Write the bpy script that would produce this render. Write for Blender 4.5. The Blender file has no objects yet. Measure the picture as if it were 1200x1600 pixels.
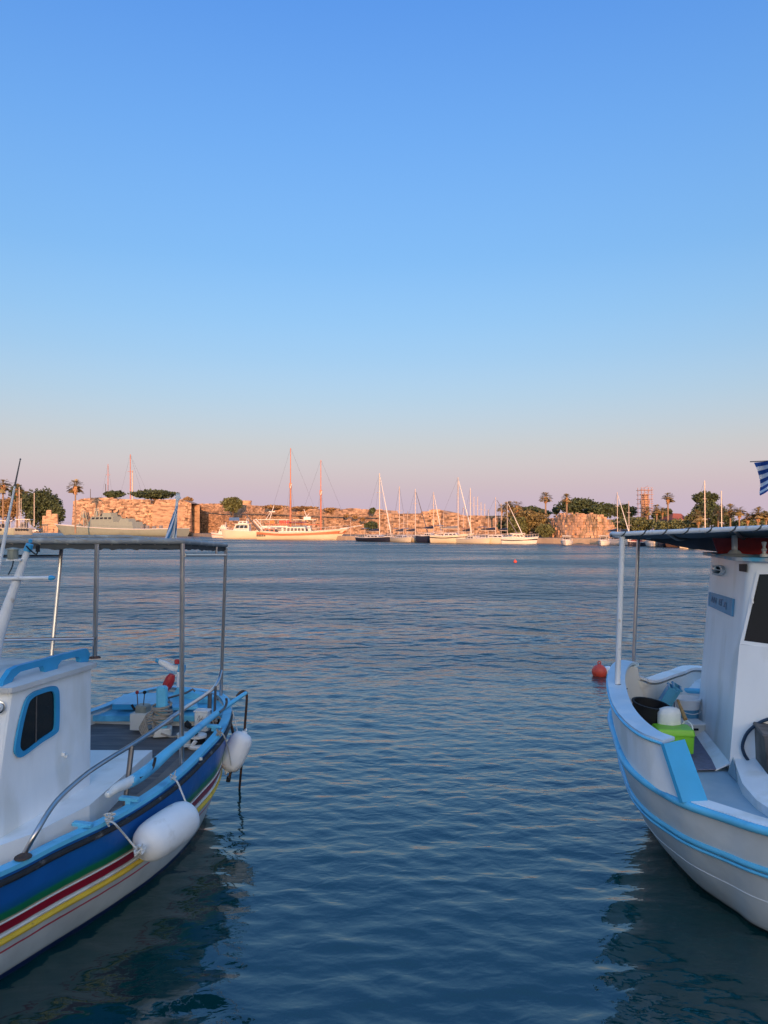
import bpy, math, random
import numpy as np
from mathutils import Vector, Matrix, noise
R = random.Random(7)
SC = bpy.context.scene
COL = SC.collection
PI = math.pi
# ------------------------------------------------------------------ camera, sky, sun, exposure
F = 1156.0; PITCH = math.atan(26 / F); EYE = 2.7
cam_d = bpy.data.cameras.new('camera'); cam = bpy.data.objects.new('camera', cam_d); COL.objects.link(cam)
cam.location = (0, 0, EYE); cam.rotation_euler = (PI / 2 + PITCH, 0, 0)
cam_d.sensor_fit = 'VERTICAL'; cam_d.sensor_height = 36; cam_d.lens = F / 1600 * 36
cam_d.clip_start = 0.1; cam_d.clip_end = 9000
SC.camera = cam
SUN_EL, SUN_AZ = math.radians(7.0), math.radians(176)      # azimuth clockwise from +Y: the sun is behind the camera, almost straight behind
SKY_STOPS = [(-90, (0.03, 0.055, 0.07)), (-1, (0.21, 0.17, 0.22)), (0.3, (0.289, 0.229, 0.279)), (1.8, (0.291, 0.232, 0.28)), (3.3, (0.292, 0.23, 0.254)), (4.7, (0.276, 0.226, 0.237)), (6.2, (0.24, 0.209, 0.208)), (8.1, (0.189, 0.186, 0.198)), (10, (0.146, 0.166, 0.19)), (13, (0.096, 0.137, 0.182)), (15.7, (0.068, 0.12, 0.181)), (20, (0.037, 0.094, 0.18)), (28, (0.017, 0.072, 0.193)), (36, (0.001, 0.048, 0.194)), (60, (0.04, 0.14, 0.33)), (90, (0.06, 0.17, 0.33))]
def make_world():
    w = bpy.data.worlds.new('World'); SC.world = w; w.use_nodes = True
    nt = w.node_tree; nt.nodes.clear(); L = nt.links.new
    out = nt.nodes.new('ShaderNodeOutputWorld')
    sky = nt.nodes.new('ShaderNodeTexSky'); sky.sky_type = 'NISHITA'; sky.sun_disc = False
    sky.sun_elevation = SUN_EL; sky.sun_rotation = SUN_AZ; sky.dust_density = 8.0; sky.ozone_density = 3.0; sky.altitude = 2
    b1 = nt.nodes.new('ShaderNodeBackground'); b1.inputs[1].default_value = 0.15; L(sky.outputs[0], b1.inputs[0])
    # belt of dusk over the sea: colour by elevation only, the same all the way round
    tc = nt.nodes.new('ShaderNodeTexCoord'); sep = nt.nodes.new('ShaderNodeSeparateXYZ'); L(tc.outputs['Generated'], sep.inputs[0])
    ar = nt.nodes.new('ShaderNodeMath'); ar.operation = 'ARCSINE'; L(sep.outputs[2], ar.inputs[0])
    dg = nt.nodes.new('ShaderNodeMath'); dg.operation = 'MULTIPLY_ADD'; dg.inputs[1].default_value = 1 / PI; dg.inputs[2].default_value = .5
    L(ar.outputs[0], dg.inputs[0])
    rp = nt.nodes.new('ShaderNodeValToRGB'); rp.color_ramp.interpolation = 'LINEAR'
    el = rp.color_ramp.elements
    while len(el) > 1: el.remove(el[-1])
    for i, (deg, c) in enumerate(SKY_STOPS):
        e = el[0] if i == 0 else el.new((deg + 90) / 180)
        e.position = (deg + 90) / 180; e.color = (*c, 1)
    L(dg.outputs[0], rp.inputs[0])
    b2 = nt.nodes.new('ShaderNodeBackground'); b2.inputs[1].default_value = 1.0; L(rp.outputs[0], b2.inputs[0])
    mx = nt.nodes.new('ShaderNodeAddShader'); L(b1.outputs[0], mx.inputs[0]); L(b2.outputs[0], mx.inputs[1])
    L(mx.outputs[0], out.inputs[0])
make_world()
sun_d = bpy.data.lights.new('sun', 'SUN'); sun = bpy.data.objects.new('sun', sun_d); COL.objects.link(sun)
sun_d.energy = 3.0; sun_d.angle = math.radians(.6); sun_d.color = (1, .47, .22)
_sd = Vector((math.sin(SUN_AZ) * math.cos(SUN_EL), math.cos(SUN_AZ) * math.cos(SUN_EL), math.sin(SUN_EL)))
sun.rotation_euler = _sd.to_track_quat('Z', 'Y').to_euler(); sun.location = _sd * 50
vs = SC.view_settings; vs.view_transform = 'Standard'; vs.look = 'None'; vs.exposure = 1.0; vs.gamma = 1; vs.use_curve_mapping = False
SC.cycles.max_bounces = 6

# ------------------------------------------------------------------ where a point of the photograph lies
def ray(u, v):
    x = (u - 600) / F; y = (800 - v) / F
    return x, math.cos(PITCH) - math.sin(PITCH) * y, math.sin(PITCH) + math.cos(PITCH) * y
def PY(u, v, Y):
    a, b, c = ray(u, v); k = Y / b; return Vector((a * k, Y, EYE + c * k))
def PZ(u, v, z):
    a, b, c = ray(u, v); k = (z - EYE) / c; return Vector((a * k, b * k, z))
def V(*a): return Vector(a)

# ------------------------------------------------------------------ materials
MATS = {}
def mat(name, col, rough=.6, metal=0, var=.12, scale=3.0, bump=0.0, bscale=30.0, col2=None, c2fac=.5, c2scale=2.0, spec=.5, attr=None, trans=0, detail=4, stretch=None):
    m = bpy.data.materials.new(name); m.use_nodes = True; nt = m.node_tree; L = nt.links.new
    b = nt.nodes['Principled BSDF']; b.inputs['Roughness'].default_value = rough; b.inputs['Metallic'].default_value = metal
    b.inputs['Specular IOR Level'].default_value = spec
    if trans: b.inputs['Transmission Weight'].default_value = trans
    tc = nt.nodes.new('ShaderNodeTexCoord'); src = tc.outputs['Object']
    if stretch:
        mp = nt.nodes.new('ShaderNodeMapping'); mp.inputs['Scale'].default_value = stretch; L(src, mp.inputs[0]); src = mp.outputs[0]
    n = nt.nodes.new('ShaderNodeTexNoise'); n.inputs['Scale'].default_value = scale; n.inputs['Detail'].default_value = detail; L(src, n.inputs[0])
    mr = nt.nodes.new('ShaderNodeMapRange'); mr.inputs[1].default_value = .25; mr.inputs[2].default_value = .75
    mr.inputs[3].default_value = 1 - var; mr.inputs[4].default_value = 1 + var; L(n.outputs[0], mr.inputs[0])
    base = nt.nodes.new('ShaderNodeRGB'); base.outputs[0].default_value = (*col, 1); co = base.outputs[0]
    if col2:
        n2 = nt.nodes.new('ShaderNodeTexNoise'); n2.inputs['Scale'].default_value = c2scale; n2.inputs['Detail'].default_value = 6; L(src, n2.inputs[0])
        m2 = nt.nodes.new('ShaderNodeMapRange'); m2.inputs[1].default_value = 1 - c2fac - .06; m2.inputs[2].default_value = 1 - c2fac + .06; L(n2.outputs[0], m2.inputs[0])
        mc = nt.nodes.new('ShaderNodeMix'); mc.data_type = 'RGBA'; L(m2.outputs[0], mc.inputs[0]); L(co, mc.inputs[6]); mc.inputs[7].default_value = (*col2, 1); co = mc.outputs[2]
    if attr:
        at = nt.nodes.new('ShaderNodeAttribute'); at.attribute_name = attr
        mm = nt.nodes.new('ShaderNodeMath'); mm.operation = 'MULTIPLY'; L(mr.outputs[0], mm.inputs[0]); L(at.outputs['Fac'], mm.inputs[1]); f = mm.outputs[0]
    else: f = mr.outputs[0]
    vm = nt.nodes.new('ShaderNodeVectorMath'); vm.operation = 'SCALE'; L(co, vm.inputs[0]); L(f, vm.inputs[3]); L(vm.outputs[0], b.inputs['Base Color'])
    if bump:
        nb = nt.nodes.new('ShaderNodeTexNoise'); nb.inputs['Scale'].default_value = bscale; nb.inputs['Detail'].default_value = 5; L(src, nb.inputs[0])
        bp = nt.nodes.new('ShaderNodeBump'); bp.inputs['Strength'].default_value = 1; bp.inputs['Distance'].default_value = bump; L(nb.outputs[0], bp.inputs['Height']); L(bp.outputs[0], b.inputs['Normal'])
    MATS[name] = m; return m
def ramp_mat(name, stops, rough=.35, axis=1, wear=.2):
    """paint laid on in bands along the hull: colour by the hull's own UV"""
    m = bpy.data.materials.new(name); m.use_nodes = True; nt = m.node_tree; L = nt.links.new
    b = nt.nodes['Principled BSDF']; b.inputs['Roughness'].default_value = rough
    uv = nt.nodes.new('ShaderNodeUVMap'); uv.uv_map = 'UVMap'; sp = nt.nodes.new('ShaderNodeSeparateXYZ'); L(uv.outputs[0], sp.inputs[0])
    tc = nt.nodes.new('ShaderNodeTexCoord')
    n = nt.nodes.new('ShaderNodeTexNoise'); n.inputs['Scale'].default_value = 6; n.inputs['Detail'].default_value = 5; L(tc.outputs['Object'], n.inputs[0])
    ad = nt.nodes.new('ShaderNodeMath'); ad.operation = 'MULTIPLY_ADD'; ad.inputs[1].default_value = .02; L(n.outputs[0], ad.inputs[0]); L(sp.outputs[axis], ad.inputs[2])
    rp = nt.nodes.new('ShaderNodeValToRGB'); el = rp.color_ramp.elements
    while len(el) > 1: el.remove(el[-1])
    for i, (p, c) in enumerate(stops):
        e = el[0] if i == 0 else el.new(p); e.position = p; e.color = (*c, 1)
    L(ad.outputs[0], rp.inputs[0])
    n2 = nt.nodes.new('ShaderNodeTexNoise'); n2.inputs['Scale'].default_value = 2.2; n2.inputs['Detail'].default_value = 8; L(tc.outputs['Object'], n2.inputs[0])
    mr = nt.nodes.new('ShaderNodeMapRange'); mr.inputs[1].default_value = .3; mr.inputs[2].default_value = .7; mr.inputs[3].default_value = 1 - wear; mr.inputs[4].default_value = 1 + wear * .6; L(n2.outputs[0], mr.inputs[0])
    vm = nt.nodes.new('ShaderNodeVectorMath'); vm.operation = 'SCALE'; L(rp.outputs[0], vm.inputs[0]); L(mr.outputs[0], vm.inputs[3]); L(vm.outputs[0], b.inputs['Base Color'])
    n3 = nt.nodes.new('ShaderNodeTexNoise'); n3.inputs['Scale'].default_value = 3.0; n3.inputs['Detail'].default_value = 3; L(tc.outputs['Object'], n3.inputs[0])
    bp = nt.nodes.new('ShaderNodeBump'); bp.inputs['Strength'].default_value = 1; bp.inputs['Distance'].default_value = .02; L(n3.outputs[0], bp.inputs['Height']); L(bp.outputs[0], b.inputs['Normal'])
    return m
M = MATS
mat('white_paint', (.86, .86, .85), .38, var=.06, scale=2.6, bump=.004, bscale=5, col2=(.76, .75, .71), c2fac=.40, c2scale=2.2, stretch=(1.8, 1.8, .6))
mat('old_white', (.66, .65, .60), .6, var=.08, scale=5, bump=.003, bscale=20, col2=(.48, .45, .40), c2fac=.38, c2scale=4)
mat('roof_white', (.60, .59, .57), .65, var=.1, scale=4, bump=.004, bscale=12, col2=(.48, .46, .43), c2fac=.4, c2scale=3)
mat('sky_blue_paint', (.12, .50, .74), .42, var=.10, scale=6, bump=.004, bscale=14, col2=(.07, .34, .58), c2fac=.38, c2scale=5)
mat('pale_blue_paint', (.44, .60, .73), .45, var=.08, scale=5, bump=.003, bscale=10, col2=(.56, .67, .76), c2fac=.46, c2scale=4)
mat('frame_blue', (.03, .30, .56), .4, var=.08, scale=8)
mat('deep_blue_paint', (.012, .10, .36), .35, var=.12, scale=4)
mat('navy_paint', (.01, .03, .12), .35, var=.15, scale=4)
mat('yellow_paint', (.72, .48, .04), .45, var=.15, scale=7, col2=(.35, .22, .06), c2fac=.33, c2scale=9)
mat('steel', (.50, .48, .48), .28, metal=1, var=.12, scale=9)
mat('dark_steel', (.16, .15, .15), .45, metal=.8, var=.2, scale=9)
mat('rusty_iron', (.09, .06, .05), .75, metal=.4, var=.3, scale=14, col2=(.22, .08, .03), c2fac=.42, c2scale=20)
mat('white_pipe', (.66, .67, .68), .45, var=.10, scale=7, col2=(.42, .36, .30), c2fac=.33, c2scale=12)
mat('black_rubber', (.018, .018, .02), .6, var=.3, scale=15, bump=.004, bscale=30, col2=(.16, .15, .14), c2fac=.36, c2scale=14)
mat('canvas_grey', (.085, .09, .092), .95, spec=.08, var=.15, scale=4, bump=.012, bscale=7)
mat('canvas_blue_grey', (.12, .145, .17), .95, spec=.08, var=.14, scale=3, bump=.015, bscale=5)
mat('deck_brown', (.13, .13, .135), .75, var=.25, scale=3, bump=.003, bscale=40, col2=(.19, .18, .175), c2fac=.42, c2scale=2.2, stretch=(1, 5, 1))
mat('deck_tan', (.22, .195, .175), .8, var=.18, scale=6, bump=.003, bscale=40, col2=(.30, .27, .24), c2fac=.42)
mat('deck_grey_blue', (.30, .42, .50), .55, var=.10, scale=2.4, bump=.003, bscale=12, col2=(.36, .46, .52), c2fac=.44, c2scale=2)
mat('mat_purple', (.16, .17, .25), .9, var=.15, scale=20, bump=.006, bscale=120)
mat('glass_dark', (.010, .014, .018), .07, var=.3, scale=2, spec=.25)
mat('fender_white', (.80, .79, .78), .45, var=.06, scale=5, bump=.004, bscale=18, col2=(.55, .52, .47), c2fac=.34, c2scale=5)
mat('rope', (.34, .30, .25), .9, var=.25, scale=40, bump=.006, bscale=150)
mat('rope_white', (.60, .58, .54), .9, var=.15, scale=40, bump=.004, bscale=150)
mat('rope_black', (.02, .02, .022), .9, var=.2, scale=40)
mat('red_plastic', (.42, .02, .025), .5, var=.2, scale=6)
mat('dark_red', (.30, .020, .022), .5, var=.25, scale=4, bump=.01, bscale=8, col2=(.48, .03, .025), c2fac=.45, c2scale=3)
mat('buoy_red', (.70, .07, .035), .45, var=.12, scale=8, bump=.003, bscale=20)
mat('green_plastic', (.17, .50, .02), .42, var=.08, scale=6)
mat('green_dull', (.12, .27, .06), .6, var=.15, scale=6)
mat('blue_plastic', (.04, .25, .42), .5, var=.12, scale=6)
mat('bag_white', (.68, .70, .68), .6, var=.08, scale=9, bump=.01, bscale=20)
mat('black_plastic', (.008, .010, .014), .6, var=.3, scale=5, spec=.25)
mat('wood', (.42, .26, .10), .6, var=.2, scale=10, stretch=(1, 8, 1))
mat('brown_metal', (.075, .065, .06), .6, metal=.2, var=.3, scale=6, bump=.004, bscale=20, col2=(.15, .13, .12), c2fac=.42, c2scale=3)
mat('hose_blue', (.012, .035, .075), .45, var=.1)
mat('lamp_metal', (.28, .30, .26), .5, metal=.3, var=.25, scale=12)
mat('chrome', (.75, .75, .75), .12, metal=1, var=.05)
mat('lens_glass', (.55, .58, .60), .08, var=.1)
mat('flag_white', (.72, .74, .78), .8, var=.06, bump=.01, bscale=10)
mat('flag_blue', (.012, .06, .26), .8, var=.1, bump=.01, bscale=10)
mat('plate_blue', (.09, .30, .48), .5, var=.10, scale=12)
mat('letter_blue', (.045, .15, .27), .5, var=.1)
mat('ink', (.03, .03, .08), .6)
# far shore
mat('stone', (.50, .325, .205), .95, var=.22, scale=.5, bump=.10, bscale=1.6, col2=(.29, .18, .115), c2fac=.44, c2scale=.7, attr='rnd', detail=8, stretch=(.6, .6, 2.2))
mat('stone_dark', (.30, .25, .19), .95, var=.25, scale=.4, bump=.1, bscale=1.4, attr='rnd', detail=8)
mat('rock', (.54, .33, .205), .95, var=.3, scale=.5, bump=.25, bscale=1.1, col2=(.27, .19, .12), c2fac=.45, c2scale=.8, detail=8)
mat('quay_stone', (.36, .28, .20), .9, var=.2, scale=.7, bump=.03, bscale=2)
mat('earth', (.20, .15, .09), .95, var=.3, scale=.2)
mat('paving', (.30, .28, .26), .9, var=.15, scale=.6)
mat('leaf_dark', (.055, .080, .034), .8, var=.3, scale=.7, attr='rnd')
mat('leaf_mid', (.10, .115, .042), .8, var=.3, scale=.7, attr='rnd')
mat('leaf_dry', (.24, .155, .07), .85, var=.3, scale=.7, attr='rnd')
mat('leaf_palm', (.21, .16, .06), .75, var=.3, scale=.9, attr='rnd')
mat('palm_skirt', (.42, .24, .12), .9, var=.3, scale=1)
mat('palm_bark', (.26, .18, .12), .9, var=.2, scale=1)
mat('bark', (.13, .09, .06), .9, var=.25, scale=1)
mat('cream_paint', (.60, .54, .41), .4, var=.05, scale=.5)
mat('far_white', (.64, .61, .56), .45, var=.05, scale=.4)
mat('grey_ship', (.25, .29, .25), .6, var=.06, scale=.3, col2=(.21, .24, .21), c2fac=.4, c2scale=.15)
mat('grey_hull', (.24, .25, .24), .6, var=.1, scale=.3)
mat('far_navy', (.02, .025, .05), .35, var=.1)
mat('mast_wood', (.50, .17, .09), .5, var=.12, scale=.6)
mat('mast_alloy', (.56, .47, .40), .4, var=.05)
mat('mast_dark', (.10, .09, .09), .5, var=.1)
mat('varnish', (.38, .13, .06), .5, var=.15, scale=1.5)
mat('far_red', (.50, .05, .04), .6, var=.15)
mat('far_orange', (.60, .17, .04), .6, var=.15)
mat('far_blue', (.03, .10, .24), .6, var=.1)
mat('far_dark', (.02, .022, .03), .35, var=.2)
mat('far_grey', (.20, .20, .21), .7, var=.15)
mat('roof_tile', (.40, .11, .06), .9, var=.15, scale=1)
mat('scaffold', (.34, .20, .17), .6, var=.2)
mat('grey_pipe', (.27, .27, .26), .6, var=.15, scale=8, col2=(.40, .39, .36), c2fac=.4, c2scale=10)
mat('leaf_rust', (.15, .12, .045), .85, var=.3, scale=.7, attr='rnd')
mat('tower_brick', (.50, .32, .20), .9, var=.2, scale=.6)
mat('plaster', (.55, .48, .40), .9, var=.1, scale=.3)
mat('cloth_dark', (.03, .03, .04), .9)
mat('skin', (.45, .27, .19), .6)

# ------------------------------------------------------------------ mesh building
def crom(P, n, closed=False):
    """smooth curve through P, n points per span"""
    P = [Vector(p) for p in P]; N = len(P); out = []
    for i in range(N if closed else N - 1):
        if closed: a, b, c, d = P[(i - 1) % N], P[i], P[(i + 1) % N], P[(i + 2) % N]
        else: b, c = P[i], P[i + 1]; a = P[i - 1] if i else b * 2 - c; d = P[i + 2] if i + 2 < N else c * 2 - b
        for k in range(n):
            t = k / n
            out.append(.5 * ((2 * b) + (c - a) * t + (2 * a - 5 * b + 4 * c - d) * t * t + (3 * b - a - 3 * c + d) * t ** 3))
    if not closed: out.append(P[-1])
    return out
class MB:
    def __init__(s): s.v = []; s.f = []; s.uv = None; s.rnd = None
    def add(s, vs_, fs):
        o = len(s.v); s.v += [tuple(p) for p in vs_]; s.f += [tuple(i + o for i in f) for f in fs]; return s
    def box(s, c, size, rot=None, taper=1.0, bev=0.0):
        """box centred at c; top scaled by taper; bev chamfers the vertical edges and the top"""
        x, y, z = [k / 2 for k in size]; b = min(bev, x * .9, y * .9)
        if b:
            def ring(X, Y, Z): return [(X - b, -Y, Z), (X, -Y + b, Z), (X, Y - b, Z), (X - b, Y, Z), (-X + b, Y, Z), (-X, Y - b, Z), (-X, -Y + b, Z), (-X + b, -Y, Z)]
            vs_ = ring(x, y, -z) + ring(x * taper, y * taper, z - b) + ring((x - b * .7) * taper, (y - b * .7) * taper, z)
            fs = [tuple(range(7, -1, -1)), tuple(range(16, 24))]
            for r in (0, 8): fs += [(r + i, r + (i + 1) % 8, r + 8 + (i + 1) % 8, r + 8 + i) for i in range(8)]
        else:
            vs_ = [(a * x * (1 if k < 0 else taper), b_ * y * (1 if k < 0 else taper), k * z) for k in (-1, 1) for a, b_ in ((-1, -1), (1, -1), (1, 1), (-1, 1))]
            fs = [(3, 2, 1, 0), (4, 5, 6, 7), (0, 1, 5, 4), (1, 2, 6, 5), (2, 3, 7, 6), (3, 0, 4, 7)]
        m = rot if rot is not None else Matrix.Identity(3); c = Vector(c)
        return s.add([m @ Vector(p) + c for p in vs_], fs)
    def tube(s, pts, r, n=8, closed=False, caps=True):
        pts = [Vector(p) for p in pts]; N = len(pts); rs = r if isinstance(r, (list, tuple)) else [r] * N
        vs_ = []; fs = []; up = None
        for i, p in enumerate(pts):
            a = pts[(i - 1) % N] if (closed or i) else p; b = pts[(i + 1) % N] if (closed or i < N - 1) else p
            t = (b - a).normalized() if (b - a).length > 1e-9 else Vector((0, 0, 1))
            if up is None: up = Vector((0, 0, 1)) if abs(t.z) < .9 else Vector((1, 0, 0))
            sx = t.cross(up).normalized(); up = sx.cross(t).normalized()
            for k in range(n):
                an = 2 * PI * k / n; vs_.append(p + (sx * math.cos(an) + up * math.sin(an)) * rs[i])
        for i in range(N if closed else N - 1):
            j = (i + 1) % N
            fs += [(i * n + k, i * n + (k + 1) % n, j * n + (k + 1) % n, j * n + k) for k in range(n)]
        if caps and not closed: fs += [tuple(range(n - 1, -1, -1)), tuple((N - 1) * n + k for k in range(n))]
        return s.add(vs_, fs)
    def lathe(s, prof, c, axis=(0, 0, 1), n=20):
        """prof: (radius, height) pairs along axis from c"""
        ax = Vector(axis).normalized(); q = ax.to_track_quat('Z', 'Y').to_matrix(); c = Vector(c); vs_ = []; fs = []
        for r, h in prof:
            for k in range(n):
                a = 2 * PI * k / n; vs_.append(c + q @ Vector((r * math.cos(a), r * math.sin(a), h)))
        for i in range(len(prof) - 1): fs += [(i * n + k, i * n + (k + 1) % n, (i + 1) * n + (k + 1) % n, (i + 1) * n + k) for k in range(n)]
        if prof[0][0] > 1e-4: fs.append(tuple(range(n - 1, -1, -1)))
        if prof[-1][0] > 1e-4: fs.append(tuple((len(prof) - 1) * n + k for k in range(n)))
        return s.add(vs_, fs)
    def grid(s, rows, closed=False):
        n = len(rows[0]); vs_ = [p for r in rows for p in r]; fs = []
        for i in range(len(rows) - 1):
            for k in range(n if closed else n - 1):
                k2 = (k + 1) % n; fs.append((i * n + k, i * n + k2, (i + 1) * n + k2, (i + 1) * n + k))
        return s.add(vs_, fs)
    def prism(s, poly, ext):
        """flat polygon (3D points) given thickness by the vector ext"""
        n = len(poly); e = Vector(ext); vs_ = [Vector(p) for p in poly] + [Vector(p) + e for p in poly]
        return s.add(vs_, [tuple(range(n)), tuple(range(2 * n - 1, n - 1, -1))] + [(i, i + n, (i + 1) % n + n, (i + 1) % n) for i in range(n)])
    def build(s, name, m, parent=None, smooth=True, angle=35, fix=True):
        me = bpy.data.meshes.new(name); me.from_pydata(s.v, [], s.f)
        if s.uv is not None:
            l = me.uv_layers.new(name='UVMap')
            vi = np.zeros(len(me.loops), dtype=np.int32); me.loops.foreach_get('vertex_index', vi)
            l.data.foreach_set('uv', np.array(s.uv, dtype=np.float32)[vi].ravel())
        if s.rnd is not None:
            a = me.attributes.new('rnd', 'FLOAT', 'FACE'); a.data.foreach_set('value', s.rnd)
        me.materials.append(M[m] if isinstance(m, str) else m)
        if fix:
            import bmesh
            bm = bmesh.new(); bm.from_mesh(me); bmesh.ops.recalc_face_normals(bm, faces=bm.faces); bm.to_mesh(me); bm.free()
        if smooth:
            me.polygons.foreach_set('use_smooth', [True] * len(me.polygons)); me.set_sharp_from_angle(angle=math.radians(angle))
        o = bpy.data.objects.new(name, me); COL.objects.link(o)
        if parent is not None:
            o.parent = parent
            if parent.type == 'EMPTY' and parent.get('world_parts'): o.location = -Vector(parent.location)
        return o
def thing(name, label, cat, loc=(0, 0, 0), group=None, rz=0, world=True):
    """Empty at the thing's base; world=True: its parts are given in world coordinates"""
    o = bpy.data.objects.new(name, None); COL.objects.link(o); o.location = loc; o.rotation_euler = (0, 0, rz); o.empty_display_size = .3
    o['label'] = label; o['category'] = cat
    if group: o['group'] = group
    if world: o['world_parts'] = True
    return o
def tag(o, label, cat, group=None):
    o['label'] = label; o['category'] = cat
    if group: o['group'] = group
    return o
def struct(o): o['kind'] = 'structure'; return o
def stuff(o): o['kind'] = 'stuff'; return o
def copy_tree(o, parent=None):
    c = o.copy(); COL.objects.link(c)
    if parent is not None: c.parent = parent
    for ch in [x for x in bpy.data.objects if x.parent == o]: copy_tree(ch, c)
    return c
def rotz(a): return Matrix.Rotation(a, 3, 'Z')

# ================================================================== THE HARBOUR BASIN
SHORE_PX = [(-160, 832.4), (90, 832.6), (200, 834.0), (285, 836.6), (330, 839.2), (430, 841.6), (540, 843.8), (650, 845.4), (760, 847.4), (865, 849.3), (960, 850.6), (1060, 853), (1120, 855.6), (1300, 860)]
SHORE = [PZ(u, v, 0) for u, v in SHORE_PX]
def shore_y(u):
    for (a, b), (pa, pb) in zip(zip(SHORE_PX, SHORE_PX[1:]), zip(SHORE, SHORE[1:])):
        if a[0] <= u <= b[0]:
            t = (u - a[0]) / (b[0] - a[0]); return pa.y + (pb.y - pa.y) * t
    return SHORE[-1].y
OUT = [V(-330, .8, 0), V(-335, 180, 0), V(-330, 380, 0)] + SHORE + [V(66, 60, 0), V(64, 25, 0), V(60, .8, 0), V(0, .8, 0)]
CEN = V(-40, 150, 0)
def ring(k, z, grow=0):
    r = []
    for p in OUT:
        d = (p - CEN); l = d.length; q = CEN + d * ((l + grow) / l) * k; r.append(V(q.x, q.y, z))
    return r
b = MB(); b.grid([ring(1, -3), ring(1, .95), ring(1, 1.0, .15), ring(1, 1.004, 2.0)], closed=True)
struct(b.build('quay', 'quay_stone', smooth=False))
b = MB(); b.grid([ring(1, .99, 1.9), ring(1, 1.0, 14), ring(1, 1.0, 60), ring(2.2, 1.0), ring(8, 1.0), ring(24, -4)], closed=True)
struct(b.build('ground', 'earth', smooth=False))

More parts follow.
